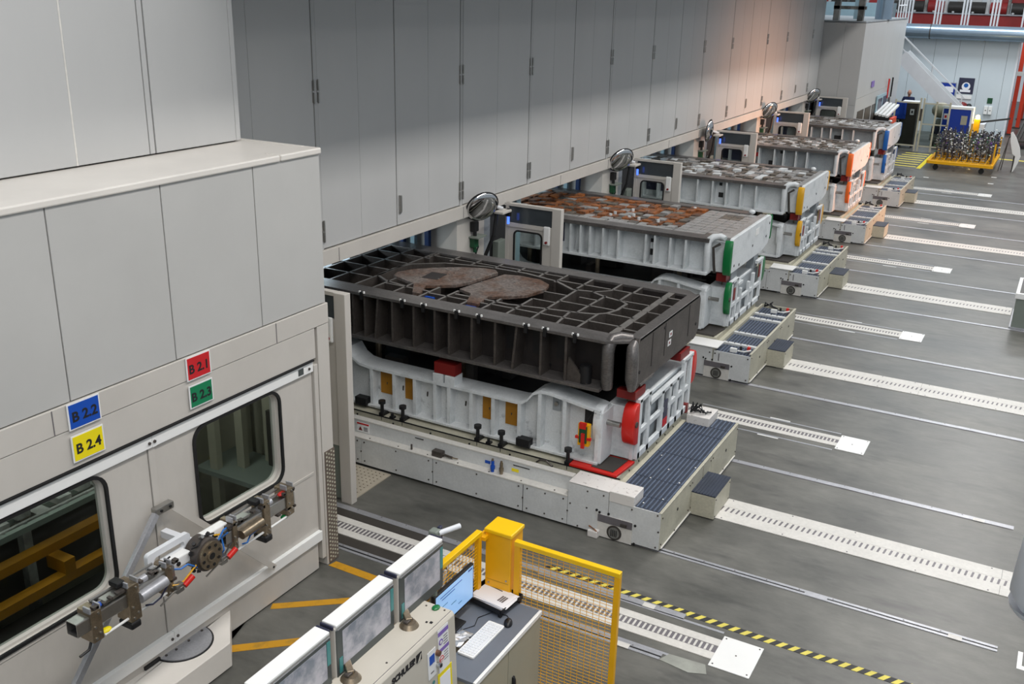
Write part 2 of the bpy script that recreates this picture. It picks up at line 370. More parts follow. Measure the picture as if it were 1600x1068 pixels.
d1 = sliding_door(1, 2.3, 4.79, 2.75, 4.37, 1.13, 2.11)
d2 = sliding_door(2, 4.87, 6.76, 5.27, 6.29, 1.215, 2.115)
box(-5.845, -5.818, 4.831, 4.87, 2.145, 2.25, 'rail_end', 'panel_top', d2); box(-5.845, -5.80, 4.831, 4.87, .335, .44, 'rail_end', 'panel_top', d2); box(-5.90, -5.86, 4.78, 4.88, .44, 2.145, 'gap', 'black', d2)
box(-5.85, -5.80, .2, 6.76, 2.252, 2.268, 'gap', 'black', d2)
box(-5.86, -5.835, 4.797, 4.863, .44, 2.145, 'door_stile', 'door_paint', d2, bevel=.003)
for d, a, b in ((d1, 2.6, 4.79), (d2, 6.31, 6.72)):
    MB().box(-5.845, -5.838, a, b, 1.075, 1.10).build('seam_strip', 'door_paint', d)
for y, z in ((4.80, 2.19), (4.85, 2.19), (4.80, .385), (4.86, .385), (6.70, 2.19)):
    MB().cyl((-5.818, y, z), (-5.792 if z < 1 else -5.808, y, z), .013, 10).build('bolt', 'steel_dark', d2)
box(-5.818, -5.814, 6.55, 6.62, 2.165, 2.225, 'plate_label', 'screen_frame', d2)
# things seen in the machine through its windows
t = thing('transfer_beam', 'yellow transfer beam with grey tooling seen through the left machine window', 'machine part', (-6.7, 3.9, 0))
MB().box(-.1, .0, -1.9, 1.2, 1.12, 1.20).build('beam', 'ochre', t); MB().box(.1, .2, -1.9, 1.2, .92, 1.0).build('beam', 'ochre', t)
for y in (-1.3, -.4, .5): MB().box(-.03, .2, y, y+.10, 1.0, 1.12).build('bracket', 'ochre', t)
mm = MB()
for i in range(16):
    y = -1.8+i*.19; mm.box(-.2, .0, y, y+.12, 1.46+.04*(i % 3), 1.5+.06*(i % 3)); mm.cyl((.0, y, 1.5), (.1, y+.2, 1.56), .018, 6)
mm.build('tooling', 'mach_grey', t)
MB().box(-.3, -.25, -1.9, 1.9, 1.75, 1.8).build('rail', 'mach_grey', t)
for z, x in ((1.35, -.35), (.7, .35), (1.5, .1)): MB().box(x, x+.05, -1.9, 1.9, z, z+.05).build('rail', 'bin_grey', t)
MB().box(-.5, -.4, -1.9, 1.9, .5, 1.25).build('cover', 'bin_dark', t); MB().box(-.3, -.22, .45, .53, 0, 2.6).build('post', 'mach_grey', t)
MB().box(-.15, .15, -1.9, 1.2, 0, .6).build('pedestal', 'bin_dark', t)
t = thing('guide_posts', 'grey upright guides and rails seen through the right machine window', 'machine part', (-6.75, 6.45, 0))
for x, y in ((-.3, -.30), (-.1, -.05), (.1, .12), (.25, .36), (-.1, .38), (.5, .42)): MB().box(x-.05, x+.05, y, y+.07, 0, 2.6).build('post', 'desk_cab', t)
MB().box(.3, .6, .3, .34, .3, 1.6).build('panel', 'bin_dark', t); MB().box(-.3, .6, -.1, .45, .95, 1.0).build('rail', 'bin_grey', t)
for z in (.35, .6, .8): MB().box(.06+z*.3, .12+z*.3, -1.0, .45, z, z+.06).build('rail', 'mach_grey', t)
MB().box(.15, .3, -.9, -.2, .55, .62).build('rail', 'ochre', t)
area('machine_room_fill', (-6.5, 4.8, 2.5), .3, 3.5, 22, (.95, 1, .95))  # fill and its tube lamp, added to brighten the machine interior
lp = thing('fill_tube_lamp', 'added tube lamp brightening the machine interior behind the windows', 'lamp', (-6.5, 4.8, 2.62)); MB().box(-.05, .05, -1.4, 1.4, 0, .05).build('housing', 'hall_wall', lp); MB().cyl((0, -1.35, -.02), (0, 1.35, -.02), .018, 8).build('tube', 'tube_glow', lp)
# station signs
def station_sign(txt, y0, y1, z0, z1, colr, m, where):
    t = thing('station_sign', '%s station sign lettered %s on the cream beam %s' % (colr, txt, where), 'sign', (-5.80, (y0+y1)/2, (z0+z1)/2), group='station signs')
    w2 = (y1-y0)/2; h2 = (z1-z0)/2
    box(-.006, .002, -w2, w2, -h2, h2, 'plate', 'sign_white', t)
    box(.002, .004, -w2+.012, w2-.012, -h2+.01, h2-.01, 'colour_field', m, t)
    text(txt, .105, MX(.0045, 0, -.01), 'ink', parent=t, bold=.003)
station_sign('B 2.1', 5.22, 5.48, 2.565, 2.765, 'red', 'sign_red', 'above the green one')
station_sign('B 2.3', 5.225, 5.48, 2.325, 2.52, 'green', 'sign_green', 'under the red one')
station_sign('B 2.2', 4.115, 4.39, 2.565, 2.765, 'blue', 'sign_blue', 'above the yellow one')
station_sign('B 2.4', 4.115, 4.39, 2.315, 2.52, 'yellow', 'sign_yellow', 'under the blue one')
# ================================================================== PRESS UPRIGHTS, WICKETS, MIRRORS
FR = ['nearest the camera beside the cream enclosure', 'second from the camera', 'third from the camera', 'fourth from the camera', 'fifth from the camera', 'farthest from the camera']
def upright():
    t = thing('press_upright', '', 'press column', (0, 0, 0), group='press columns under the cladding')
    box(-3.2, 0, .02, .80, 0, 2.60, 'shell', 'beam_paint', t)
    box(-3.2, -.06, .80, 1.93, 0, 2.60, 'core', 'deep', t)
    box(-.055, .0, .80, .98, 0, 2.43, 'strip', 'die_grey', t)
    box(-.055, .05, 1.16, 1.42, 0, 1.85, 'switch_box', 'bin_grey', t, bevel=.01)
    box(-.06, .02, 1.78, 1.93, 0, 2.43, 'edge_panel', 'pale_blue', t)
    for z, m in ((2.22, 'black'), (1.98, 'green_dark')):
        p = MB().box(0, .09, .38, .50, z-.06, z+.09).cyl((.05, .45, z-.06), (.05, .45, z-.14), .03, 8).build('plug', m, t, bevel=.01)
        MB().tube([(.05, .45, z-.1), (.08, .5, z-.3), (.04, .44, z-.5)], .012, 6).build('cable', 'black', p)
    MB().box(0, .16, .35, .62, 2.07, 2.09).build('bracket', 'bin_grey', t)
    for x in (-.5, -.75, -.95): box(x, x+.07, -.08, -.01, 0, 2.55, 'guide_bar', 'blue_post' if x != -.75 else 'pale_blue', t)
    box(-1.4, -1.05, -.10, .02, 0, 2.6, 'cover', 'pale_blue', t); box(-3.0, -1.75, -.03, .02, 0, 2.6, 'cover', 'hall_wall', t); box(-1.62, -1.52, -.16, .02, 0, 2.6, 'guide', 'black', t)
    return t
u0 = upright(); u0.location = (-7.52, 12.0-PIT, 0)
u0['label'] = 'cream press column ' + FR[0]
for k in range(1, 6): dup(u0, (-7.52, 12.0-PIT+PIT*k, 0), 'cream press column ' + FR[k])
# added glow bars and blue fill for the bright gaps in the press bays
for k in range(5):
    t = thing('bay_glow_bar', 'added white glow bar for the bright gap at the back of the %s press bay' % ['first', 'second', 'third', 'fourth', 'fifth'][k], 'lamp', (-10.4, 10.9+PIT*k, 0), group='added glow bars in the press bays')
    MB().box(-.05, 0, -.05, .05, 0, 2.5).build('housing', 'hall_wall', t); MB().cyl((.05, 0, 1.22), (.05, 0, 2.48), .03, 8).build('tube', 'tube_glow', t)
    area('bay_fill', (-9.6, 10.4+PIT*k, 2.55), 1.0, 1.6, 110, (.75, .9, 1))
def wicket():
    t = thing('guard_gate', '', 'guard gate', group='guard gates between the dies')
    box(-.15, 0, -.05, .05, 0, 2.50, 'post', 'beam_paint', t, bevel=.006)
    box(-.95, -.15, -.04, .04, 2.14, 2.20, 'cross_bar', 'beam_paint', t); box(-.97, -.15, -.04, .04, 2.46, 2.50, 'cross_bar', 'beam_paint', t)
    box(-.93, -.15, -.015, .015, 2.20, 2.46, 'dark_pane', 'screen_dark', t)
    box(-.955, -.90, -.03, .03, 0, 2.5, 'hinge_post', 'beam_paint', t)
    box(-.30, -.15, -.035, .035, .7, 2.14, 'lock_stile', 'beam_paint', t)
    b = MB().box(-.28, -.17, -.075, -.035, 1.93, 2.22).build('lock_case', 'panel_top', t, bevel=.02); MB().cyl((-.22, -.075, 1.98), (-.22, -.10, 1.98), .02, 8).build('key', 'dark_red', b)
    o = rrect(-.90, -.30, .7, 2.14, .003); i = rrect(-.80, -.33, .78, 2.08, .07)
    ringprism(o, i, 1, -.02, .02).build('leaf', 'beam_paint', t)
    ringprism(rrect(-.815, -.315, .765, 2.095, .08), rrect(-.79, -.34, .79, 2.07, .06), 1, -.03, -.018).build('seal', 'black', t)
    MB().prism(rrect(-.80, -.33, .78, 2.08, .07), 1, -.004, .004).build('pane', 'glass', t)
    box(-.93, -.15, -.02, .02, .02, .70, 'kick_plate', 'bin_grey', t)
    MB().cyl((-.02, 0, 0), (-.02, 0, .001), .01).build('foot', 'steel', t)
    return t
w0 = wicket(); w0.location = (-6.37, 8.0, 0); w0['label'] = 'cream guard frame with dark lower plate ' + FR[0]
for k in range(1, 6): dup(w0, (-6.37, 8.0+PIT*k, 0), 'cream guard frame with windowed leaf ' + FR[k])
def mirror():
    t = thing('convex_mirror', '', 'mirror', group='traffic mirrors under the cladding')
    MB().ell((0, 0, 0), (.25, .25, .085), 28, 6, 0, PI/2).build('dome', 'chrome', t, smooth=True)
    mb = MB(); pts = [(.253*math.cos(a*PI/14), .253*math.sin(a*PI/14), 0) for a in range(29)]; mb.tube(pts, .012, 6); mb.build('rim', 'black', t, smooth=True)
    MB().ell((0, 0, 0), (.25, .25, .05), 20, 4, -PI/2, 0).build('back', 'black', t, smooth=True)
    return t
for k in range(5):
    m0 = mirror() if k == 0 else dup(m0, (0, 0, 0))
    yy = 12.36+PIT*k
    m0.location = (-7.3, yy, 2.57); d = Vector((.72, -.45, -.42)) if k != 2 else Vector((.95, .05, -.1))
    m0.rotation_euler = d.to_track_quat('Z', 'Y').to_euler()
    m0['label'] = 'round convex chrome mirror on the beam, ' + ['nearest the camera', 'second from the camera', 'third from the camera and turned outward', 'fourth from the camera', 'farthest from the camera'][k]
    a = thing('mirror_arm', 'white lamp arm with blue signal light holding the %s mirror' % ['first', 'second', 'third', 'fourth', 'fifth'][k], 'bracket', (-7.3, yy, 2.57), group='arms of the traffic mirrors')
    MB().tube([(-.06, .06, -.08), (-.1, .3, -.02), (-.38, .8, .0)], .03, 8).build('arm', 'column_white', a)
    b = MB().box(.0, .16, .35, .62, -.17, -.13).build('tray', 'beam_paint', a, bevel=.01)
    MB().tube([(-.1, .3, -.02), (.08, .48, -.1)], .025, 8).build('strut', 'column_white', a)
    MB().cyl((.10, .62, -.36), (.10, .62, -.24), .02, 8).build('signal_light', 'blue_glow', a); MB().box(.07, .13, .58, .66, -.24, -.13).build('lamp_housing', 'black', a)
    MB().tube([(.02, .4, -.17), (.0, .36, -.5), (-.1, .3, -.8), (-.12, .3, -.95)], .03, 6).build('cable_bundle', 'black', a)
# ================================================================== DIE CARTS
ST = [(-2.98, 8.80), (-3.55, 14.0), (-3.71, 19.16), (-3.78, 24.30), (-3.80, 29.40)]
COLN = ['red', 'green', 'yellow', 'orange', 'blue']
def bolts(pts, ax, parent, r=.011, m='steel_dark'):
    mb = MB()
    for p in pts:
        q = list(p); q[ax[0]] += ax[1]; mb.cyl(p, q, r, 8)
    return mb.build('bolt', m, parent, kind='stuff')
def vent(t, x0=-.71, x1=-.31):
    b = box(x0, x1, -.012, .0, .01, .275, 'vent_panel', 'strip_white', t, bevel=.002)
    box(x0, x1, -.016, -.01, .19, .275, 'dark_band', 'slot', b)
    cx = (x0+x1)/2-.0; mb = MB(); mb.cyl((cx, -.02, .1), (cx, -.010, .1), .085, 24); mb.build('fan_ring', 'bin_dark', b)
    mb = MB(); mb.cyl((cx, -.026, .1), (cx, -.02, .1), .064, 20); mb.build('fan_grille', 'mach_grey', b)
    mb = MB()
    for a in range(4): mb.box(cx-.03+.02*a-.004, cx-.03+.02*a+.004, -.031, -.026, .06, .14)
    mb.build('grille_bar', 'black', b); MB().box(x1-.13, x1-.06, -.035, -.012, .205, .235).build('latch', 'bin_dark', b)
    bolts([(x0+.02, -.012, .30), (x1+.03, -.0, .25), (x0-.02, 0, .31), (x1+.03, 0, .03), (x0+.12, 0, .30)], (1, -.01), t, .014, 'black')
def mat_tile(x0, x1, y0, y1, z, t, m='rubber_blue', step=.045):
    p = box(x0, x1, y0, y1, z-.02, z, 'deck_mat', m, t)
    mb = MB(); n = int((x1-x0)/step)
    for i in range(n): xx = x0+(i+.5)*(x1-x0)/n; mb.box(xx-.009, xx+.009, y0+.005, y1-.005, z, z+.007)
    mb.build('ridge', 'rubber_ridge', p, kind='stuff')
def base_cart(lbl):
    t = thing('die_cart', lbl, 'die cart', group='die carts on the floor rails')
    box(-6.2, -.04, .06, 2.66, .0, .34, 'chassis', 'black', t)
    return t
def end_side(t, seams, zt):
    for a, b in zip(seams[:-1], seams[1:]):
        p = box(-.012, .0, a+.004, b-.004, .035, zt, 'side_panel', 'cart_beige', t, bevel=.002)
        MB().cyl((0, (a+b)/2+.05, zt*.62), (.006, (a+b)/2+.05, zt*.62), .018, 10).build('plug', 'black', p)
        bolts([(0, a+.04, zt-.06), (0, b-.04, zt-.06), (0, a+.04, .09), (0, b-.04, .09), (0, (a+b)/2, .05)], (0, .008), p, .009)
    MB().box(-.004, .012, seams[0]+.05, seams[-1]-.05, .028, .042).build('floor_trim', 'strip_white', t)
    MB().box(-.03, .004, seams[0], seams[-1], zt, zt+.012).build('edge_trim', 'cart_beige', t, bevel=.003)
def step_box(t):
    b = box(.0, .28, .97, 1.54, .012, .285, 'step_box', 'cart_beige', t, bevel=.005)
    mb = MB().box(.0, .28, .97, 1.54, .286, .297)
    for i in range(8): mb.box(.012+i*.035, .022+i*.035, .975, 1.535, .297, .302)
    mb.build('step_mat', 'rubber_blue', b)
    bolts([(.28, 1.0, .04), (.28, 1.5, .04), (.28, 1.0, .25), (.28, 1.5, .25)], (0, .006), b, .008)
# --- nearest cart
c1 = base_cart('white die cart nearest the camera with a long closed blue deck and round fan vent'); c1.location = (*ST[0], 0)
for a, b in ((-6.1, -5.0), (-4.995, -3.9), (-3.895, -2.855), (-2.845, -1.645), (-1.635, -1.085)):
    p = box(a, b, 0, .012, .03, .365, 'front_panel', 'cart_white', c1, bevel=.002)
    bolts([(a+.05, 0, .33), ((a+b)/2, 0, .33), (b-.05, 0, .33), (a+.05, 0, .08), ((a+b)/2, 0, .08), (b-.05, 0, .08), (b+.005, 0, .2)], (1, -.006), p, .010)
box(-6.1, -1.085, -.004, .125, .365, .385, 'ledge', 'strip_white', c1, bevel=.004)
bolts([(-4.2+i*.42, .03, .385) for i in range(8)], (2, .006), c1, .009)
box(-6.1, -1.085, .115, .135, .385, .545, 'upper_panel', 'cart_white', c1)
box(-6.1, -1.085, .110, .20, .545, .565, 'cap_strip', 'strip_white', c1, bevel=.005)
MB().box(-3.17, -3.05, .108, .116, .512, .52).box(-1.83, -1.62, .108, .116, .505, .513).build('slot', 'black', c1)
box(-1.08, -.60, 0, .012, .03, .555, 'front_panel', 'cart_white', c1, bevel=.002)
box(-1.08, -.60, 0, .30, .545, .56, 'speckled_cover', 'speckled_white', c1, bevel=.004)
box(-.595, -.005, 0, .012, .03, .468, 'front_panel', 'cart_white', c1, bevel=.002)
box(-1.08, -1.06, 0.01, .125, .38, .55, 'end_gusset', 'cart_white', c1)
box(-.595, -.31, -.006, .265, .455, .578, 'raised_cover', 'speckled_white', c1, bevel=.006)
box(-.585, -.29, 2.38, 2.74, .46, .578, 'raised_cover', 'speckled_white', c1, bevel=.006)
bolts([(-.33, 0, .43), (-.04, 0, .44), (-.04, 0, .06), (-.02, 0, .25), (-.85, 0, .5), (-.66, 0, .5), (-.95, 0, .05), (-1.05, 0, .3), (-.85, 0, .3)], (1, -.006), c1, .010)
vent(c1)
MB().box(-.80, -.68, -.075, .0, -.0, .085).build('hose_socket', 'speckled_white', c1, bevel=.012); MB().tube([(-.80, -.03, .11), (-.72, -.06, .10), (-.68, -.06, .07)], .008, 6).build('hose_clip', 'rust', c1)
for a, b in ((.01, .70), (.705, 1.40), (1.405, 2.10), (2.105, 2.69)):
    x0 = -.60
    if a < .1:
        mat_tile(-.305, -.02, .01, .275, .468, c1); mat_tile(x0, -.02, .28, b, .468, c1)
    elif b > 2.5: mat_tile(x0, -.02, a, 2.375, .468, c1); mat_tile(-.285, -.02, 2.38, b, .468, c1)
    else: mat_tile(x0, -.02, a, b, .468, c1)
bolts([(-.1, .3, .473), (-.25, .12, .473), (-.08, .75, .473), (-.3, 1.0, .473), (-.5, 1.3, .473), (-.4, .7, .473), (-.05, 1.2, .473)], (2, .006), c1, .009, 'panel_top')
end_side(c1, [.0, .93, 1.66, 2.70], .462); step_box(c1)
box(-.03, .0, 1.35, 1.36, .1, .45, 'label_mark', 'yellow_lug', c1)
# bolster slab on the cart
box(-6.2, -.66, .34, 2.40, .44, .555, 'bolster_slab', 'cart_beige', c1, bevel=.006)
box(-6.2, -.60, .30, 2.44, .40, .47, 'bolster_foot', 'cart_beige', c1, bevel=.008)
MB().box(-6.2, -.62, .335, .345, .548, .56).build('black_seam', 'black', c1)
p = MB().prism([(-1.24, .335), (-.67, .335), (-.63, .78), (-.95, .78), (-1.0, .50), (-1.24, .44)], 2, .555, .585).build('corner_plate', 'red', c1, bevel=.003)
MB().prism([(-1.0, .40), (-.73, .39), (-.70, .75), (-.92, .75)], 2, .585, .592).build('rubber_pad', 'bin_dark', p)
bolts([(-.9+i*-.55, .34, .50) for i in range(8)]+[(-.66, .7+i*.28, .50) for i in range(6)], (1, -.008), c1, .012, 'black')
for x in (-3.83, -3.52, -2.45, -2.13, -1.27): # die clamps
    b = MB().cyl((x, .36, .50), (x, .36, .72), .022, 8).cyl((x, .36, .72), (x, .36, .76), .045, 10).box(x-.03, x+.03, .33, .46, .56, .60).build('clamp', 'black', c1)
for x in (-3.68, -2.3): MB().cyl((x, .36, .50), (x, .36, .62), .018, 8).box(x-.03, x+.03, .34, .40, .55, .58).build('stud', 'black', c1)
MB().tube([(-1.65, .33, .50), (-1.60, .33, .545), (-1.52, .33, .55), (-1.45, .33, .50)], .010, 6).build('lifting_eye', 'steel_dark', c1)
for x, m in ((-2.07, 'sign_blue'), (-1.955, 'steel_brown')):
    b = MB().cyl((x, .06, .385), (x, .06, .52), .02, 10).cyl((x, .06, .42), (x, .06, .46), .028, 10).build('valve', m, c1)
    MB().cyl((x, .06, .52), (x, .06, .545), .014, 8).build('nozzle', 'steel_brown', b)
box(-2.20, -2.13, .109, .115, .44, .475, 'blue_tag', 'sign_blue', c1, label='blue tag beside the valves'); box(-1.85, -1.76, .109, .115, .43, .465, 'yellow_tag', 'sign_yellow', c1, label='yellow tag beside the valves')
b = MB().box(-2.88, -2.75, .03, .11, .385, .455).cyl((-2.75, .07, .42), (-2.62, .07, .41), .015, 8).build('sensor', 'steel_dark', c1); MB().cyl((-2.62, .07, .41), (-2.55, .08, .41), .008, 6).build('plug', 'steel_brown', b)
MB().cyl((-3.18, .05, .385), (-3.18, .05, .45), .012, 8).build('pin', 'steel_dark', c1)
b = box(-4.03, -3.85, .109, .115, .40, .52, 'warning_label', 'sign_white', c1, label='white warning label with a red heading'); box(-4.03, -3.85, .106, .109, .50, .52, 'heading', 'sign_red', b)
MB().prism([(-4.01, .42), (-3.95, .42), (-3.98, .47)], 1, .106, .109).build('pictogram', 'dark_red', b)
mb = MB(); [mb.box(-3.93, -3.87, .106, .109, .42+i*.02, .43+i*.02) for i in range(3)]; mb.build('text_line', 'slot', b)
mb = MB(); random.seed(3)
for i in range(7):
    a = random.random()*6.28; mb.tube([(-.55, 2.42, .60), (-.50+.07*math.cos(a), 2.45+.05*math.sin(a), .68+.05*random.random()), (-.45+.08*math.cos(a+1), 2.48, .60), (-.42+.1*math.cos(a), 2.55, .60)], .010, 6)
mb.build('hose', 'black', c1, smooth=True); MB().box(-.66, -.60, 2.40, 2.46, .58, .70).build('coupling', 'dark_red', c1)
# --- the other four carts
c2 = base_cart(''); c2.location = (*ST[1], 0)
for a, b in ((-6.1, -4.0), (-3.995, -2.0), (-1.995, -1.02), (-1.015, -.60), (-.595, -.005)):
    p = box(a, b, 0, .012, .03, .455, 'front_panel', 'cart_beige' if b < -1.1 else 'cart_white', c2, bevel=.002)
    bolts([(a+.04, 0, .41), (b-.04, 0, .41), (a+.04, 0, .07), (b-.04, 0, .07)], (1, -.006), p, .012)
vent(c2)
box(-6.1, -.99, .0, .33, .45, .47, 'ledge', 'cart_beige', c2)
MB().prism([(-.99, .33), (-.52, .33), (-.52, -.02), (-.96, -.02)], 2, .495, .51).build('white_cover', 'panel_top', c2, bevel=.003)
MB().box(-.98, -.60, .0, .3, .455, .497).build('cover_frame', 'cart_white', c2)
end_side(c2, [.0, .93, 1.72, 2.70], .485); step_box(c2)
box(-.60, -.575, .0, 2.7, .2, .485, 'inner_rim', 'cart_beige', c2); box(-.6, 0, 2.68, 2.70, .03, .485, 'back_panel', 'cart_beige', c2)
for a, b in ((.02, .42), (.50, .98), (1.10, 1.86), (1.95, 2.16), (2.26, 2.66)): mat_tile(-.575, -.035, a, b, .43, c2)
for y in (.43, 1.0, 1.875, 2.17):
    b = box(-.575, -.035, y, y+.075, .40, .462, 'cross_bar', 'cart_white', c2, bevel=.004); bolts([(-.5+i*.1, y+.04, .462) for i in range(4)], (2, .006), b, .01)
def fitting(y):
    p = MB().box(-.36, -.26, y, y+.05, .44, .50).tube([(-.25, y+.06, .46), (-.15, y+.03, .47), (-.05, y+.06, .50)], .014, 6).build('fitting', 'panel_top', c2)
    MB().cyl((-.22, y+.10, .44), (-.22, y+.10, .52), .018, 8).build('knob', 'black', p); MB().box(-.12, -.08, y+.08, y+.14, .46, .53).build('valve', 'red', p)
fitting(.10); fitting(2.40)
mb = MB()
for i in range(6):
    a = random.random()*6.28; mb.tube([(-.5, 2.5, .5), (-.42+.07*math.cos(a), 2.50+.08*math.sin(a), .58), (-.35+.05*math.cos(a+2), 2.45, .53), (-.28, 2.55, .48)], .010, 6)
mb.build('hose', 'black', c2, smooth=True)
box(-6.2, -.66, .34, 2.50, .34, .545, 'bolster_slab', 'cart_beige', c2, bevel=.006); box(-6.2, -.60, .30, 2.54, .30, .46, 'bolster_foot', 'cart_beige', c2, bevel=.006)
p = MB().prism([(-1.24, .335), (-.70, .335), (-.66, .78), (-.95, .78), (-1.24, .6)], 2, .545, .575).build('corner_plate', 'bin_dark', c2)
c2['label'] = 'die cart under the green-lugged die, ladder-like deck of blue mats'
box(-.5, -.485, -.004, 0, .3, .42, 'mark', 'slot', c2)
for k in (2, 3, 4):
    dup(c2, (*ST[k], 0), 'die cart under the %s-lugged die, ladder-like deck of blue mats' % COLN[k])
# ================================================================== DIES
def Dlug(x0, x1, yflat, z0, z1, bulge, m, parent, name='lug'):
    n = 10; zc = (z0+z1)/2; h = (z1-z0)/2; pts = [(yflat, z0)]
    for i in range(n+1):
        a = -PI/2+PI*i/n; pts.append((yflat+bulge*(abs(math.cos(a))**.6), zc+h*math.sin(a)))
    pts.append((yflat, z1))
    q = [pts[0]]
    for p in pts[1:]:
        if abs(p[0]-q[-1][0])+abs(p[1]-q[-1][1]) > 1e-4: q.append(p)
    return MB().prism(q, 0, x0, x1).build(name, m, parent, bevel=.012, smooth=True)
LOWPROF = [(-5.5, 1.33), (-4.55, 1.33), (-4.42, 1.31), (-4.34, 1.20), (-4.24, 1.145), (-4.10, 1.13), (-2.0, 1.13), (-1.92, 1.145), (-1.85, 1.20), (-1.79, 1.28), (-1.70, 1.325), (-1.58, 1.33), (-1.02, 1.255), (-.95, 1.24)]
def lower_die(k, colr):
    t = thing('lower_die', 'white ribbed lower die half with %s lugs, lying under its upper half' % COLN[k], 'die', (*ST[k], 0), group='lower die halves')
    dirty = 'die_white'
    box(-5.5, -.97, .63, 2.40, .60, 1.02, 'core', 'deep', t)
    # skin
    pts = [(-5.5, .62)]+LOWPROF[:]; pts = [(x, z-.02) for x, z in LOWPROF]+[(-.95, .60), (-5.5, .60)]
    s = MB().prism(pts, 1, .575, .63).build('front_wall', 'die_white_dirty', t)
    mb = MB()
    for (xa, za), (xb, zb) in zip(LOWPROF[:-1], LOWPROF[1:]):
        mb.add([(xa, .455, za), (xb, .455, zb), (xb, .76, zb), (xa, .76, za), (xa, .455, za-.035), (xb, .455, zb-.035), (xb, .76, zb-.035), (xa, .76, za-.035)],
               [(0, 1, 2, 3), (7, 6, 5, 4), (0, 4, 5, 1), (2, 6, 7, 3)])
    mb.build('top_flange', dirty, t, smooth=True)
    box(-5.5, -.95, .44, .66, .59, .62, 'foot_flange', 'die_white_dirty', t, bevel=.004)
    def zt(x):
        for (xa, za), (xb, zb) in zip(LOWPROF[:-1], LOWPROF[1:]):
            if xa <= x <= xb: return za+(zb-za)*(x-xa)/(xb-xa)
        return 1.2
    xs = [-4.06, -3.72, -3.415, -3.12, -2.92, -2.61, -2.31, -1.96, -1.70, -1.385, -.975] if k == 0 else [-4.4, -3.95, -3.5, -3.0, -2.5, -2.05, -1.70, -1.385, -.975]
    for x in [-5.1, -4.7]+xs: box(x-.022, x+.022, .46, .58, .61, zt(x)-.03, 'rib', dirty, t)
    if k == 0:
        for a, b in ((-3.99, -3.77), (-3.62, -3.48), (-2.505, -2.36), (-2.195, -2.005)): box(a, b, .562, .576, .765, 1.075, 'ochre_plate', 'ochre', t, label='ochre plate in a bay')
        b = box(-1.585, -1.48, .565, .576, 1.08, 1.24, 'latch_plate', 'die_grey', t); MB().cyl((-1.53, .565, 1.17), (-1.53, .54, 1.17), .025, 10).build('knob', 'steel', b)
        MB().box(-1.455, -1.415, .566, .576, .84, 1.16).build('slot', 'black', t); MB().box(-1.18, -1.04, .566, .576, 1.0, 1.19).build('pocket', 'deep', t)
        for x in (-1.88, -4.2): MB().box(x-.08, x+.09, .40, .50, .60, .70).build('clamp_shoe', 'black', t)
        for x in (-3.0, -2.75, -2.42, -3.3, -3.66, -3.9, -2.12): MB().cyl((x, .575, .86), (x+.01, .565, .92), .010, 6).build('cast_mark', 'bin_dark', t)
        mr = MB().box(-3.13, -2.84, .47, .62, 1.245, 1.38).build('spacer_block', 'dark_red', t); MB().box(-3.14, -3.0, .455, .64, 1.13, 1.24).box(-2.97, -2.84, .455, .64, 1.13, 1.24).build('seat', 'die_white', mr)
        p = box(-1.17, -1.04, .38, .44, .82, 1.08, 'pendant_case', 'safety_yellow', t, label='yellow lockout case hanging at the corner'); p.data.materials[0] = M['safety_yellow']
        MB().box(-1.15, -1.06, .365, .38, .86, 1.06).build('window', 'green_dark', p); MB().box(-1.20, -1.01, .37, .40, .90, .93).box(-1.12, -1.08, .35, .37, .80, .98).box(-1.15, -1.07, .36, .39, 1.03, 1.10).build('strap', 'red', p)
        MB().tube([(-1.10, .40, 1.08), (-1.02, .45, 1.24)], .004, 5).build('cord', 'black', p)
    # corner arm and solid end block
    Dlug(-1.035, -.925, .62, .82, 1.28, -.17, dirty, t, 'corner_arm')
    box(-.99, -.70, .76, 2.42, .60, 1.23, 'end_block', 'die_white', t, bevel=.01); box(-.70, -.66, .76, .84, .60, 1.23, 'end_web', 'die_white', t)
    box(-.99, -.92, .47, .80, .60, 1.22, 'corner_web', dirty, t, bevel=.01)
    MB().cyl((-.95, .60, 1.07), (-.76, .60, 1.07), .032, 12).build('pin', 'steel', t, smooth=True)
    # end frame of windows, stepped
    fr = MB(); y0, y1 = .80, 2.52
    ys = [.80, .86, 1.05, 1.10, 1.30, 1.36, 1.56, 1.62, 1.80, 1.86, 2.08, 2.14, 2.30, 2.36, 2.50]
    for a in (.80, 1.07, 1.50, 1.76, 2.00, 2.24, 2.46) if k == 0 else (.80, 1.07, 1.32, 1.78, 2.02, 2.46):
        top = 1.33 if (a < 1.2 or a > 2.1) else 1.19
        if k > 0 and 1.3 < a < 2.0: top = 1.10
        fr.box(-.66, -.615, a-.01, a+.065, .60, top)
    fr.box(-.66, -.615, .80, 2.52, .60, .68).box(-.66, -.62, .80, 2.52, .89, .955)
    fr.box(-.67, -.615, .78, 1.13, 1.29, 1.34).box(-.67, -.615, 2.20, 2.56, 1.31, 1.36)
    if k == 0: fr.box(-.67, -.615, 1.10, 2.24, 1.15, 1.20)
    else: fr.box(-.67, -.615, 1.10, 1.4, 1.18, 1.23)
    fr.build('end_frame', 'die_white', t, bevel=.004)
    box(-.70, -.69, .80, 2.50, .62, 1.20, 'end_skin', 'die_grey', t)  # darker grey puts the shade of the recess into the colour
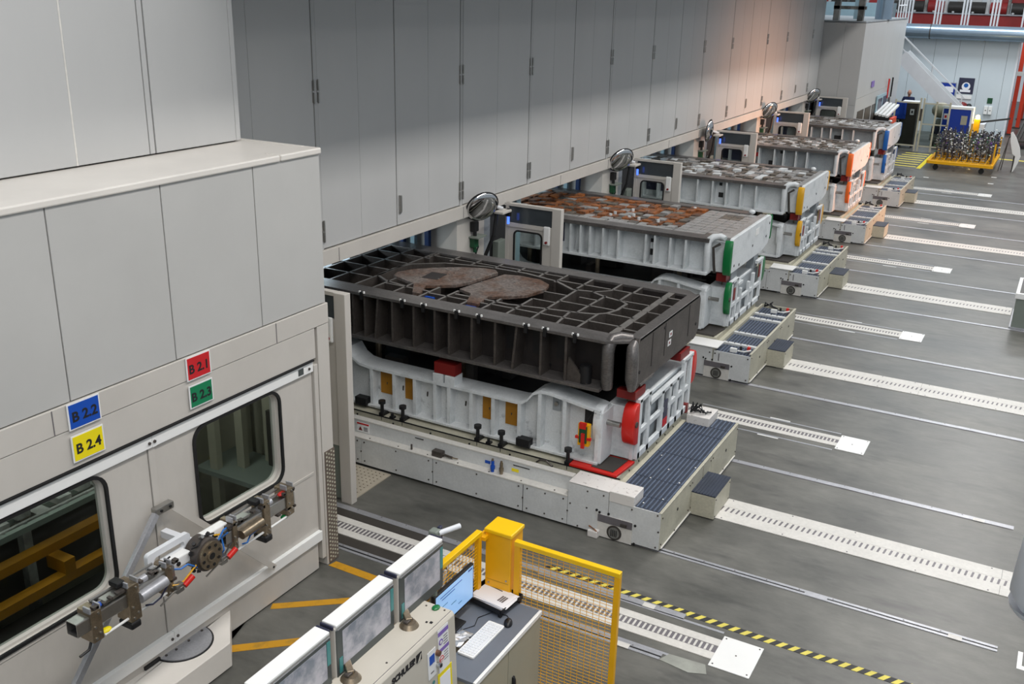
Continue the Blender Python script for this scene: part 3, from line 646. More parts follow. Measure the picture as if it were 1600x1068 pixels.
    if k == 0:
        box(-.634, -.618, 1.59, 1.72, .80, 1.02, 'black_plate', 'navy', t); box(-.634, -.616, 1.59, 1.72, .70, .80, 'red_plate', 'sign_red', t)
        for a, b in ((.68, .98), (2.12, 2.45)): box(-.86, -.64, a, b, 1.36, 1.455, 'spacer_block', 'dark_red', t)
    else:
        for a, b in ((.70, .95),): box(-.86, -.70, a, b, 1.34, 1.47, 'spacer_block', 'dark_red', t)
        box(-.80, -.68, .9, 1.2, 1.23, 1.50, 'guide_block', 'die_grey', t); box(-.80, -.68, 2.15, 2.4, 1.23, 1.52, 'guide_block', 'die_grey', t)
        if k in (1, 2):
            for y, z, h in ((.90, 1.0, .2), (2.3, 1.05, .22)): MB().box(-.619, -.614, y, y+.10, z, z+h).build('mark', 'dark_red', t)
    Dlug(-.76 if k == 0 else -.70, -.615, .80, .80, 1.30 if k == 0 else 1.33, -.18 if k == 0 else -.15, colr, t)
    Dlug(-.70, -.62, 2.56, .92, 1.36, .16, colr, t)
    MB().cyl((-.62, .70, 1.07), (-.60, .70, 1.07), .035, 12).build('pin_cap', 'steel_dark', t)
    # spacer posts that carry the upper half
    for x in (-.80, -1.55, -3.0, -4.3): MB().cyl((x, .95, 1.0), (x, .95, 1.50), .04, 10).build('guide_post', 'steel_brown', t)
    mb = MB(); random.seed(20+k)
    for i in range(26):
        x = -5.2+random.random()*4.0; y = .78+random.random()*1.5; a, b = .08+random.random()*.3, .06+random.random()*.2
        mb.box(x, x+a, y, y+b, 1.02, 1.10+random.random()*.26)
    mb.build('die_relief', 'bin_dark', t, kind='stuff')
    return t
for k in range(5): lower_die(k, ['red', 'green', 'yellow_lug', 'orange', 'blue_lug'][k])
def s983(p): return (p[0]*.9833+2.98, p[1]*.9833-8.80)
# upper die of the nearest station: open cast ribs
def upper_steel():
    t = thing('upper_die', 'dark steel upper die half with open rib cells and two rusty pads on top', 'die', (*ST[0], 0))
    X0, X1, Y0, Y1, ZT = -5.9, -.645, .46, 2.86, 2.06
    box(X0, X1-.04, .72, 2.60, 1.50, 1.64, 'cell_floor', 'cell_shade', t)
    box(X0, X1-.02, .70, .735, 1.50, 2.03, 'front_wall', 'cell_shade', t); box(X0, X1-.02, 2.60, 2.64, 1.50, 2.03, 'back_wall', 'cell_shade', t)
    MB().prism([(X0, Y0), (-.95, Y0), (-.72, .62), (-.72, .74), (X0, .74)], 2, 2.025, ZT).build('front_rim', 'steel_rim', t, bevel=.004)
    MB().prism([(X0, 2.60), (-.75, 2.60), (-.72, 2.70), (-.82, 2.80), (-1.05, 2.84), (X0, 2.86)], 2, 2.025, ZT).build('back_rim', 'steel_rim', t, bevel=.004)
    box(X0, -.98, .45, .74, 1.46, 1.50, 'bottom_flange', 'steel_rim', t, bevel=.004)
    for x in (-5.6, -5.25, -4.9, -4.55, -4.33, -4.15, -3.95, -3.74, -3.43, -3.13, -2.93, -2.62, -2.31, -2.03, -1.72, -1.41):
        mb = MB(); lean = .05 if x in (-3.95, -2.03) else 0
        mb.add([(x-.014-lean, .48, 1.50), (x+.014-lean, .48, 1.50), (x+.014-lean, .71, 1.50), (x-.014-lean, .71, 1.50), (x-.014, .48, 2.03), (x+.014, .48, 2.03), (x+.014, .71, 2.03), (x-.014, .71, 2.03)],
               [(0, 3, 2, 1), (4, 5, 6, 7), (0, 1, 5, 4), (1, 2, 6, 5), (2, 3, 7, 6), (3, 0, 4, 7)]).build('gusset', 'steel_dark', t)
    for x in (-3.28, -2.2, -1.86, -1.55): MB().box(x-.07, x+.05, .69, .70, 1.66, 1.95).build('opening', 'black', t)
    for x in (-1.72, -2.75): MB().box(x-.03, x+.03, .688, .70, 1.54, 1.58).build('cast_hole', 'black', t)
    MB().prism([(-1.42, 1.50), (-1.14, 1.50), (-1.38, 1.78)], 1, .50, .53).build('web', 'steel_dark', t)
    MB().cyl((-1.195, .56, 1.50), (-1.195, .56, 1.70), .07, 18).cyl((-1.195, .56, 1.70), (-1.195, .56, 1.71), .06, 18).build('bumper', 'black', t, smooth=True)
    for x in (-4.17, -3.57, -3.27, -2.81, -2.51, -1.90, -1.66, -1.295): # clips over the rim
        b = MB().box(x-.025, x+.025, .445, .50, 2.055, 2.075).box(x-.02, x+.02, .44, .46, 1.98, 2.07).build('clip', 'black', t)
        MB().box(x-.04, x-.022, .45, .47, 2.06, 2.085).build('pin', 'panel_top', b); MB().box(x+.022, x+.04, .45, .47, 2.06, 2.085).build('pin', 'panel_top', b)
    # end wall
    ep = [(.80, 1.49), (.68, 1.47), (.60, 1.52), (.56, 1.62), (.55, 1.9), (.58, 2.0), (.66, 2.03), (.70, 2.00), (.74, 2.06), (2.70, 2.06), (2.74, 2.0), (2.74, 1.62), (2.66, 1.53), (2.3, 1.51)]
    MB().prism(ep, 0, -.70, -.65).build('end_wall', 'steel_dark', t, bevel=.005)
    box(-.78, -.65, .74, 2.68, 2.03, 2.062, 'end_rim', 'steel_rim', t, bevel=.004)
    for y in (1.12, 1.52, 2.33): box(-.652, -.6475, y, y+.02, 1.62, 2.02, 'groove', 'cell_shade', t)
    box(-.65, -.634, .80, 1.2, 1.49, 1.515, 'lip', 'steel_rim', t)
    MB().tube([(-.67, .62, 1.50), (-.67, .60, 1.62), (-.67, .59, 1.90), (-.68, .61, 1.99), (-.69, .68, 2.03)], [.045, .07, .07, .065, .04], 12).build('end_roll', 'steel_rim', t, smooth=True)
    MB().tube([(-.93, .56, 1.49), (-.93, .54, 1.6), (-.93, .53, 1.90), (-.93, .545, 1.99), (-.91, .60, 2.05), (-.86, .68, 2.06), (-.74, .74, 2.05)], [.06, .07, .07, .075, .07, .06, .05], 12).build('lifting_arm', 'steel_rim', t, smooth=True)
    box(-.98, -.70, .70, .76, 1.50, 2.02, 'corner_web', 'cell_shade', t)
    for y, z in ((1.66, 1.80), (1.63, 1.70)): 
        b = box(-.649, -.646, y, y+.10, z, z+.07, 'sticker', 'sign_white', t, label='white sticker on the end'); MB().box(-.646, -.645, y+.03, y+.07, z+.02, z+.05).build('print', 'dark_red', b)
    for y, z in ((.78, 1.66), (2.62, 1.70), (1.5, 1.97)): MB().cyl((-.65, y, z), (-.644, y, z+.0), .02, 8).build('hole', 'black', t)
    # ribs, traced in the plane of the top
    def rib(pts, wd=.032, z0=1.64, name='rib'):
        P = [Vector((*s983(p), 0)) for p in pts]; mb = MB()
        L = []; R = []
        for i, p in enumerate(P):
            d = (P[min(i+1, len(P)-1)]-P[max(i-1, 0)]).normalized(); n = Vector((-d.y, d.x, 0))
            L.append(p+n*wd/2); R.append(p-n*wd/2)
        for i in range(len(P)-1):
            q = [L[i], L[i+1], R[i+1], R[i]]
            mb.prism([(v.x, v.y) for v in q], 2, z0, 2.055)
        rb = mb.build(name, 'steel_dark', t)
        MB.flat(L, R, 2.0555).build('machined_edge', 'steel_rib', rb)
    yf, yb = 9.70, 11.62
    rib([(-4.03, yf), (-4.03, yb)], .085)
    rib([(-4.46, yf), (-4.46, 10.26)]); rib([(-4.46, 10.9), (-4.46, 11.3)]); rib([(-4.44, 11.3), (-4.44, yb)])
    rib([(-4.70, 10.19), (-4.68, 11.0)]); rib([(-4.90, 11.05), (-4.72, 11.25), (-4.72, yb)]); rib([(-4.72, yf), (-4.78, 10.18)])
    rib([(-5.05, yf), (-5.10, 11.04)]); rib([(-5.13, 11.1), (-5.13, yb)]); rib([(-5.38, yf), (-5.40, 10.4)]); rib([(-5.5, 11.2), (-5.5, yb)])
    for x in (-5.72, -6.02, -6.34, -6.62): rib([(x, yf), (x, 10.18)])
    for x in (-5.80, -6.15, -6.5, -6.85, -7.2, -7.55): rib([(x, 11.33), (x, yb)])
    for x in (-7.0, -7.32): rib([(x, yf), (x, 10.22)])
    for x in (-7.60, -8.0, -8.4): rib([(x, yf), (x, yb)])
    rib([(-5.15, 11.02), (-4.92, 11.08), (-4.68, 10.96), (-4.42, 10.90), (-4.33, 10.83), (-4.33, 10.54), (-4.38, 10.37), (-4.48, 10.26), (-4.71, 10.19), (-5.1, 10.12), (-5.55, 10.03), (-5.95, 10.05), (-6.3, 10.04)], .04, 1.62, 'arc_rib')
    rib([(-5.15, 11.02), (-5.5, 11.25), (-6.0, 11.36), (-6.6, 11.36), (-7.2, 11.2), (-7.55, 10.9), (-7.62, 10.6), (-7.6, 10.2), (-7.35, 10.05), (-7.0, 9.98)], .04, 1.62, 'arc_rib')
    for y, a, b in ((9.93, -4.0, -3.74), (10.23, -4.0, -3.74), (10.66, -4.0, -3.74), (11.04, -4.0, -3.74), (11.35, -4.0, -3.74), (9.985, -4.46, -4.04), (10.35, -4.38, -4.04), (10.66, -4.32, -4.06), (10.92, -4.41, -4.06), (11.3, -4.72, -4.05),
                    (10.52, -4.70, -4.36), (10.77, -4.94, -4.68), (10.50, -5.1, -4.70), (9.93, -5.05, -4.47), (10.4, -5.4, -5.08), (9.92, -5.72, -5.08), (9.90, -6.62, -5.75), (9.96, -7.3, -6.64),
                    (11.30, -5.5, -4.75), (11.48, -6.5, -5.5), (11.45, -7.6, -6.5), (10.1, -8.6, -7.6), (10.5, -8.6, -7.62), (10.9, -8.6, -7.6), (11.28, -8.6, -7.5), (10.75, -5.42, -5.1)):
        rib([(a, y), (b, y)])
    def pad(pts, hole=None):
        q = [s983(p) for p in pts]; m = 'pad_rust'
        o = MB().prism(q, 2, 2.02, 2.061).build('rusty_pad', m, t, bevel=.004, label='rusty brown pad plate in the top'); return o
    p1 = pad([(-7.42, 10.30), (-7.47, 10.45), (-7.38, 10.68), (-7.2, 10.88), (-6.9, 11.12), (-6.6, 11.26), (-6.42, 11.26), (-6.33, 11.16), (-6.42, 10.55), (-6.50, 10.36), (-6.80, 10.13), (-6.66, 9.80), (-6.78, 9.80), (-6.98, 10.12)])
    q = [s983(p) for p in ((-7.05, 10.40), (-6.82, 10.42), (-6.85, 10.72), (-7.08, 10.70))]; MB().prism(q, 2, 2.061, 2.0635).build('cutout', 'cell_shade', p1)
    p2 = pad([(-6.36, 10.24), (-6.33, 10.5), (-6.22, 11.14), (-6.02, 11.20), (-5.70, 11.18), (-5.50, 11.04), (-5.44, 10.82), (-5.52, 10.48), (-5.68, 10.30), (-5.9, 10.16), (-5.84, 9.82), (-6.0, 9.82), (-6.14, 10.15)])
    for i in range(14):
        random.seed(i); x = -7.2+random.random()*1.6; y = 10.4+random.random()*.6; a = s983((x, y)); MB().cyl((a[0], a[1], 2.06), (a[0], a[1], 2.067), .012, 6).build('screw', 'steel', p1 if x < -6.4 else p2)
    for p in ((-6.55, 9.83), (-5.92, 9.78)): a = s983(p); MB().box(a[0]-.07, a[0]+.07, a[1]-.02, a[1]+.02, 1.95, 2.03).build('blue_block', 'sign_blue', t)
    return t
upper_steel()
def upper_white(k, colr):
    desc = {1: 'white upper die half with green lugs and a rust-patched top', 2: 'white upper die half with yellow lugs and a mottled grey top', 3: 'white upper die half with orange lugs and a red tag in the front wall', 4: 'white upper die half with blue lugs, farthest of the row'}[k]
    t = thing('upper_die', desc, 'die', (*ST[k], 0))
    Z0, ZT = 1.50, 2.05; X0 = -5.9
    box(X0, -.72, .66, 2.72, 1.50, 1.98, 'core', 'die_white' if k < 3 else 'die_grey', t)
    box(X0, -.95, .45, .72, 1.985, 2.045, 'front_rim', 'steel_rim', t, bevel=.004); box(X0, -.95, 2.62, 2.84, 1.985, 2.045, 'back_rim', 'steel_rim', t, bevel=.004)
    box(X0, -.95, .44, .68, 1.47, 1.51, 'bottom_flange', 'die_white', t, bevel=.004)
    xs = {1: (-3.30, -3.12, -2.95, -2.72, -2.45, -1.98, -1.83, -1.57, -1.32), 2: (-3.15, -2.75, -2.43, -2.14, -1.84, -1.53), 3: (-3.2, -2.86, -2.48, -2.25, -1.95, -1.68), 4: (-3.2, -2.75, -2.45, -2.2, -1.87, -1.57)}[k]
    for x in tuple(-5.6+.33*i for i in range(7))+xs: box(x-.015, x+.015, .46, .67, 1.50, 1.985, 'rib', 'die_white', t)
    holes = {1: ((-1.95, 1.85, .03), (-1.95, 1.66, .05)), 2: ((-2.32, 1.90, .03), (-2.30, 1.68, .05)), 3: ((-3.05, 1.9, .03), (-2.35, 1.9, .035), (-2.6, 1.62, .05)), 4: ((-2.0, 1.65, .12), (-2.7, 1.57, .05))}[k]
    for x, z, r in holes: MB().box(x-r, x+r, .652, .66, z-r, z+r).build('opening', 'deep', t)
    if k == 3: MB().box(-2.98, -2.88, .65, .66, 1.74, 1.84).build('red_tag', 'sign_red', t, label='red tag in the front wall'); MB().box(-3.6, -3.32, .65, .66, 1.6, 1.95).build('dark_panel', 'navy', t)
    MB().box(-4.0, -3.5, .648, .66, 1.62, 1.97).build('dark_panel', 'navy', t)
    ep = [(.66, 1.50), (.60, 1.56), (.60, 1.99), (.66, 2.05), (2.70, 2.06), (2.80, 2.02), (2.80, 1.68), (2.70, 1.56), (2.4, 1.50)]
    MB().prism(ep, 0, -.68, -.62).build('end_wall', 'die_white', t, bevel=.006)
    box(-.80, -.68, .7, 2.72, 2.0, 2.045, 'end_rim', 'pad_grey', t)
    for y, z in ((.78, 1.60), (1.05, 1.56), (1.75, 1.72), (2.55, 1.72), (2.7, 1.92)): MB().cyl((-.62, y, z), (-.615, y, z), .022, 8).build('hole', 'black', t)
    if k == 1: MB().box(-.618, -.614, 1.85, 2.05, 1.86, 1.97).build('patch', 'panel_top', t)
    Dlug(-.73, -.61, .62, 1.47, 2.03, -.10, colr, t); Dlug(-.70, -.61, 2.80, 1.62, 2.05, .06, colr, t)
    MB().tube([(-.98, .55, 1.50), (-.98, .52, 1.6), (-.98, .51, 1.90), (-.98, .53, 2.0), (-.92, .58, 2.055), (-.82, .62, 2.07), (-.74, .60, 2.05)], [.045, .055, .055, .06, .055, .05, .045], 10).build('lifting_arm', 'die_white', t, smooth=True)
    MB().tube([(-.86, .58, 1.50), (-.87, .55, 1.62), (-.90, .54, 1.9), (-.80, .56, 1.97)], .022, 8).build('hose', 'bin_dark', t, smooth=True)
    MB().ell((-.95, 2.74, 2.06), (.06, .05, .04), 10, 6).build('lifting_pin', 'die_white', t, smooth=True)
    # top relief: cast pads in a grid, uneven
    random.seed(100+k)
    if k == 1:
        nx, ny = 26, 10
    elif k == 2: nx, ny = 27, 10
    else: nx, ny = 30, 12
    box(X0, -.8, .72, 2.62, 1.96, 1.995, 'top_bed', 'bin_dark' if k != 1 else 'steel_rib', t)
    dx = 4.4/nx; dy = 1.9/ny; big = {'rust': MB(), 'pad_grey': MB(), 'pad_mid': MB(), 'die_white': MB()}
    cache = {}
    for i in range(nx):
        for j in range(ny):
            x = -5.2+i*dx; y = .72+j*dy
            jx, jy = (random.random()-.5)*dx*.3, (random.random()-.5)*dy*.3
            r = random.random(); h = 2.005+random.random()*.045; sx = dx*(.72+.27*random.random()); sy = dy*(.72+.27*random.random())
            if k == 1:
                if i > nx*.80: h = 2.03; jx = jy = 0; sx = dx*.96; sy = dy*.9; m = 'pad_grey' if random.random() < .85 else 'pad_mid'
                elif j == 0: h = 2.03; m = 'pad_grey'; sx = dx*.93
                else: m = 'rust' if r < .66 else ('pad_mid' if r < .8 else 'pad_grey')
            else: m = 'pad_grey' if r < (.45 if k == 2 else .4) else ('pad_mid' if r < .85 else 'die_white')
            if k == 1 and 12 < i < nx*.80 and r < .16 and j > 0:
                big['die_white'].cyl((x+dx*.5, y+dy*.5, 2.0), (x+dx*.5, y+dy*.5, 2.065), .028, 8)
            a = random.random()*.25-.12 if (k != 1 or (j > 0 and i <= nx*.8)) else 0
            cx, cy = x+dx/2+jx, y+dy/2+jy; c_, s_ = math.cos(a), math.sin(a)
            P = [(cx+u*sx/2*c_-v*sy/2*s_, cy+u*sx/2*s_+v*sy/2*c_) for u, v in ((-1, -1), (1, -1), (1, 1), (-.7 if r > .5 else -1, 1), (-1, .4))]
            if k <= 2: MB().prism(P, 2, 1.99, h).build('pad', m, t)
            else: big[m].prism(P, 2, 1.99, h)
    for m, mb in big.items():
        if mb.v: mb.build('relief', m, t, kind='stuff')
    return t
for k in range(1, 5): upper_white(k, [None, 'green', 'yellow_lug', 'orange', 'blue_lug'][k])
# ================================================================== FLOOR RAILS AND MARKINGS
ORD = ['first', 'second', 'third', 'fourth', 'fifth', 'sixth']
def long_cover(k):
    x0 = -2.74-(.0 if k == 0 else .6+.05*k); x1 = [3.2, 3.0, -.33, 1.5, 1.5][k]; y = 10.10+PIT*k
    t = thing('trench_cover', 'broad white trench cover strip running out from the step of the %s-lugged die cart' % COLN[k], 'floor cover', (x0, y, 0), group='broad white trench covers')
    L = x1-x0; n = max(1, int(L/2.05)); 
    for i in range(n):
        a, b = L*i/n+.002, L*(i+1)/n-.002
        box(a, b, -.26, -.075, 0, .008, 'cover_plate', 'strip_white', t); box(a, b, .065, .26, 0, .008, 'cover_plate', 'strip_white', t)
        mb = MB()
        for j in range(5): mb.cyl((a+.1+j*(b-a-.2)/4, -.23, .008), (a+.1+j*(b-a-.2)/4, -.23, .011), .009, 6).cyl((a+.1+j*(b-a-.2)/4, .23, .008), (a+.1+j*(b-a-.2)/4, .23, .011), .009, 6)
        mb.build('screw', 'slot', t, kind='stuff')
    box(0, L, -.075, .065, 0, .006, 'link_band', 'strip_white', t)
    mb = MB(); st = .062
    for i in range(int(L/st)):
        x = i*st+.02; mb.add([(x, -.06, .0064), (x+.022, -.06, .0064), (x+.034, .05, .0064), (x+.012, .05, .0064)], [(0, 1, 2, 3)])
    mb.build('link_slot', 'slot', t, kind='stuff')
for k in range(5): long_cover(k)
def short_cover(k):
    y = 7.53+5.13*k if k < 5 else 33.0; x1 = -1.93-(.12*(k > 2)); x0 = -7.3
    who = ['in front of the nearest die cart, passing behind the yellow fence', 'between the red- and green-lugged die carts', 'between the green- and yellow-lugged die carts', 'between the yellow- and orange-lugged die carts', 'between the orange- and blue-lugged die carts', 'beyond the farthest die cart'][k]
    t = thing('trench_cover', 'short white trench cover, ' + who, 'floor cover', (x0, y, 0), group='short white trench covers')
    L = x1-x0
    box(0, L, -.15, -.05, 0, .008, 'cover_plate', 'strip_white', t); box(0, L, .06, .16, 0, .008, 'cover_plate', 'strip_white', t); box(0, L, -.05, .06, 0, .004, 'link_band', 'slot' if k < 2 else 'strip_white', t)
    mb = MB(); st = .05
    for i in range(int(L/st)):
        x = i*st+.01; mb.box(x, x+.020, -.042, .052, .004, .0065)
    mb.build('link', 'strip_white' if k < 2 else 'slot', t, kind='stuff')
    box(L+.0, L+.37, -.245, .235, 0, .010, 'end_plate', 'panel_top', t, bevel=.003)
    bolts([(L+.03, -.21, .010), (L+.34, -.21, .010), (L+.03, .20, .010), (L+.34, .20, .010), (L+.18, -.0, .010)], (2, .003), t, .008)
    for s in (-1, 1): 
        box(3.4, L-.02, s*.27, s*.30, 0, .003, 'worn_edge', 'alu', t); box(L-1.0, L-.72, s*.31, s*.335, 0, .004, 'stop_rail', 'panel_top', t)
for k in range(6): short_cover(k)
def floor_rail(y, x0, x1, lbl, split=False):
    t = thing('floor_rail', lbl, 'rail', (x0, y, 0), group='steel floor rails')
    L = x1-x0
    if split:
        box(0, L, -.045, -.012, 0, .006, 'rail_bar', 'alu', t); box(0, L, .010, .045, 0, .006, 'rail_bar', 'alu', t); box(0, L, -.012, .010, 0, .003, 'groove', 'black', t)
    else:
        box(0, L, -.040, .040, 0, .006, 'rail_bar', 'alu', t); box(0, L, -.050, -.040, 0, .003, 'groove', 'slot', t); box(0, L, .040, .050, 0, .003, 'groove', 'slot', t)
    if L > 2.6: box(L*.55, L*.55+.22, -.041, .041, .006, .0075, 'bright_joint', 'alu', t)
    box(L-.42, L-.30, -.05, .02, .006, .009, 'joint_plate', 'strip_white', t)
    mb = MB()
    for i in range(int(L/.33)): mb.cyl((.1+i*.33, .025, .0), (.1+i*.33, .025, .008), .008, 6)
    mb.build('screw', 'slot', t, kind='stuff')
floor_rail(8.87, -3.6, .29, 'double steel floor rail at the near edge of the nearest die cart', True)
floor_rail(11.38, -4.0, .27, 'steel floor rail at the far edge of the nearest die cart')
for k in range(1, 5):
    floor_rail(8.87+PIT*k+.02*k, -4.5, 2.6 if k < 3 else 1.2, 'steel floor rail along the near edge of the %s-lugged die cart' % COLN[k])
    floor_rail(11.40+PIT*k+.04*k, -4.5, 2.6 if k < 3 else 1.2, 'steel floor rail along the far edge of the %s-lugged die cart' % COLN[k])
floor_rail(7.18, -7.0, -2.33, 'double steel rail in the floor behind the yellow wire fence', True)
floor_rail(7.87, -7.0, -2.35, 'thin steel rail beside the black and yellow tape')
t = thing('dark_runway', 'dark rubber floor strip on either side of the first white trench cover', 'floor strip', (-7.0, 7.53, 0))
box(0, 1.9, .17, .34, 0, .004, 'strip', 'bin_dark', t); box(0, 1.9, -.34, -.16, 0, .004, 'strip', 'bin_dark', t)
b = tag(MB().prism([(-2.33, 7.14), (-2.28, 7.26), (-1.95, 7.28), (-1.90, 7.16), (-2.05, 7.10)], 2, 0, .004).build('repair_patch', 'concrete'), 'pale concrete repair patch beside the square white end plate', 'floor patch')
# hazard tape
t = thing('hazard_tape', 'black and yellow striped tape on the floor beyond the fence', 'tape', (-3.9, 7.98, 0))
x = 0; i = 0; yo = 0
while x < 5.4:
    L = .052 if i % 2 else .060
    dy = -.026*x if x < 2.3 else -.0598
    MB().prism([(x, -.045+dy), (x+L, -.045+dy), (x+L+.05, .035+dy), (x+.05, .035+dy)], 2, 0, .003).build('stripe', 'haz_yellow' if i % 2 else 'haz_black', t); x += L; i += 1
for n, (pts, lb) in enumerate((([(-5.80, 6.83), (-5.78, 6.93), (-4.9, 6.92), (-4.9, 6.82)], 'yellow floor line by the tread-plate corner'), ([(-5.83, 6.03), (-5.79, 5.95), (-4.5, 6.98), (-4.55, 7.06)], 'yellow slanting floor line, middle of the three'), ([(-5.72, 5.35), (-5.66, 5.27), (-4.5, 6.3), (-4.55, 6.38)], 'yellow slanting floor line beside the hexagonal plinth'))):
    tag(MB().prism(pts, 2, 0, .003).build('floor_line', 'tape_yellow'), lb, 'floor marking', 'yellow floor lines')
tag(MB().box(.46, .60, 8.66, 8.72, 0, .003).box(.46, .50, 8.72, 8.94, 0, .003).build('corner_mark', 'panel_top'), 'white L-shaped corner mark at the right edge', 'floor marking')
t = thing('tread_floor_plate', 'tread-pattern steel floor plate between guard frame and nearest die cart', 'floor plate', (-6.42, 8.4, 0)); box(-.9, .0, -.35, .38, 0, .012, 'plate', 'tread_floor', t)
mb = MB()
for i in range(14):
    for j in range(11): mb.box(-.85+i*.06-.008, -.85+i*.06+.008, -.32+j*.065-.005, -.32+j*.065+.005, .012, .015)
mb.build('stud', 'steel_brown', t, kind='stuff')
# ================================================================== GRIPPER BAR ON ITS STAND
t = thing('plinth', 'low white hexagonal plinth with a round turntable in front of the machine doors', 'plinth', (-5.85, 4.93, 0))
MB().prism([(.36, .21), (.36, -.40), (.10, -.82), (0, -.9), (0, .80), (-.0, .62), (.12, .56)][:5]+[(0, .58)], 2, .012, .25).build('body', 'top_paint', t, bevel=.006)
MB().prism([(.35, .2), (.35, -.39), (.1, -.8), (0, -.88), (0, .56)], 2, 0, .012).build('base_gap', 'black', t)
def halfdisc(r, n=24): return [(r*math.cos(-PI/2+PI*i/n), r*math.sin(-PI/2+PI*i/n)) for i in range(n+1)]
MB().prism(halfdisc(.27), 2, .25, .254).build('turntable_gap', 'black', t); MB().prism(halfdisc(.255), 2, .254, .262).build('turntable', 'alu', t)
bolts([(.04, -.2, .262), (.04, .2, .262), (.05, .04, .262), (.05, -.1, .262)], (2, .006), t, .012)
MB().box(.005, .04, -.42, -.26, .255, .285).build('bumper', 'black', t)
t = thing('brace_frame', 'aluminium bracing struts fixed across the machine doors', 'brace', (-5.80, 4.83, 0))
MB().beam((.05, -.10, 1.62), (.30, -1.5, .44), .055, .04, (1, 0, 0)).build('strut', 'alu', t, bevel=.003)
MB().beam((.03, .06, 1.63), (.03, 1.20, .42), .055, .012, (1, 0, 0)).build('strut', 'beam_paint', t)
MB().box(.0, .06, -.10, .08, 1.60, 1.66).build('hinge_plate', 'steel', t, bevel=.004); bolts([(.06, -.05, 1.63), (.06, .04, 1.63), (.03, 1.18, .44)], (0, .01), t, .012, 'black')
MB().box(.0, .40, -.03, .03, 1.36, 1.42).build('carrier', 'column_white', t)
def gripper():
    t = thing('gripper_bar', 'long steel gripper bar with round hub, clamps and coloured end tips', 'gripper', (-5.36, 4.78, 1.38))
    # square tubes, left and right of the hub
    def sq(y0, y1, name='square_tube', s=.055, h=.11, x=0):
        o = rrect(-s+x, s+x, -h/2, h/2, .008, 2); i = rrect(-s+.006+x, s-.006+x, -h/2+.006, h/2-.006, .006, 2)
        ringprism(o, i, 1, y0, y1).build(name, 'steel', t)
    sq(-1.17, -.30); sq(.24, 1.06)
    MB().box(-.05, .05, -1.15, -.33, -.05, -.04).build('tube_core', 'deep', t)
    # carrier bracket with slot
    ringprism(rrect(-.44, -.02, .02, .17, .03, 4), rrect(-.38, -.08, .06, .12, .025, 4), 0, -.10, -.06).build('slotted_bracket', 'column_white', t, smooth=True)
    MB().box(-.06, .02, -.40, -.1, -.02, .07).build('bracket_plate', 'panel_top', t, bevel=.01); MB().cyl((.02, -.23, .02), (.03, -.23, .02), .018, 10).build('hole', 'black', t)
    MB().box(-.06, .02, .05, .30, .0, .12).build('bracket_plate', 'panel_top', t, bevel=.01)
    # hub
    h = MB().cyl((-.05, .02, -.01), (.09, .02, -.01), .135, 28).build('hub', 'steel_dark', t, smooth=True, bevel=.006)
    MB().cyl((.09, .02, -.01), (.115, .02, -.01), .115, 28).build('hub_face', 'steel_brown', h, smooth=True)
    MB().cyl((.115, .02, -.01), (.122, .02, -.01), .045, 20).build('hub_ring', 'steel_brown', h, smooth=True); MB().cyl((.122, .02, -.01), (.124, .02, -.01), .028, 18).build('hub_bore', 'black', h)
    for a in range(8):
        c, s = math.cos(a*PI/4+.2), math.sin(a*PI/4+.2); MB().cyl((.115, .02+.085*c, -.01+.085*s), (.12, .02+.085*c, -.01+.085*s), .014, 8).build('hub_hole', 'black', h)
    for i in range(12):
        a = i*PI/6+.1; MB().cyl((.02, .02+.14*math.cos(a), -.01+.14*math.sin(a)), (.03+.02*(i % 2), .02+.16*math.cos(a), -.01+.16*math.sin(a)), .016, 6).build('coupling', 'black' if i % 3 else 'steel', h)
    # clamp plates
    for y, w2, z0, z1, x in ((-1.02, .045, -.16, .09, .07), (-.70, .05, -.18, .12, .08), (-.36, .03, -.17, .09, .07), (.33, .025, -.13, .13, .07), (.70, .04, -.20, .14, .07), (.99, .045, -.13, .13, .07)):
        p = MB().box(-.07, x, y-w2, y+w2, z0, z1).build('clamp_plate', 'steel_brown', t, bevel=.006)
        MB().box(.0, x, y-w2-.004, y-w2+.010, z1-.01, z1+.035).build('fork', 'alu', p, bevel=.003); MB().box(.0, x, y+w2-.016, y+w2-.002, z1-.01, z1+.035).build('fork', 'alu', p, bevel=.003)
        bolts([(x, y-w2*.4, z0+.03), (x, y+w2*.4, z0+.06), (x, y-w2*.4, z0+.12), (x, y+w2*.4, z1-.03)], (0, .008), p, .009, 'steel')
    for y in (-.70, .70): MB().box(-.05, .09, y-.06, y+.03, -.235, -.18).build('black_clamp', 'black', t, bevel=.012); MB().box(-.06, .04, y-.1, y-.03, .12, .165).build('black_clamp', 'black', t, bevel=.012)
    # upper slide rods and cylinders
    for y0, y1 in ((-.98, -.42), (.30, .98)):
        MB().cyl((.0, y0, .085), (.0, y1, .085), .012, 8).cyl((-.04, y0, .105), (-.04, y1, .105), .010, 8).build('slide_rod', 'steel', t, smooth=True)
        MB().box(-.03, .05, y0+.06, y0+.22, .075, .10).build('slide_block', 'steel', t, bevel=.004); MB().cyl((.02, (y0+y1)/2, .07), (.02, (y0+y1)/2+.16, .075), .03, 12).build('cylinder', 'alu', t, smooth=True)
    MB().cyl((.085, -.66, -.01), (.085, -.42, .0), .045, 14).build('cylinder', 'alu', t, smooth=True); MB().cyl((.08, .38, -.02), (.08, .62, -.01), .04, 14).build('cylinder', 'steel_brown', t, smooth=True)
    for y0, y1 in ((-.96, -.34), (.36, 1.0)):
        MB().cyl((.05, y0, -.155), (.05, y1, -.135), .010, 8).build('lower_rod', 'panel_top', t, smooth=True)
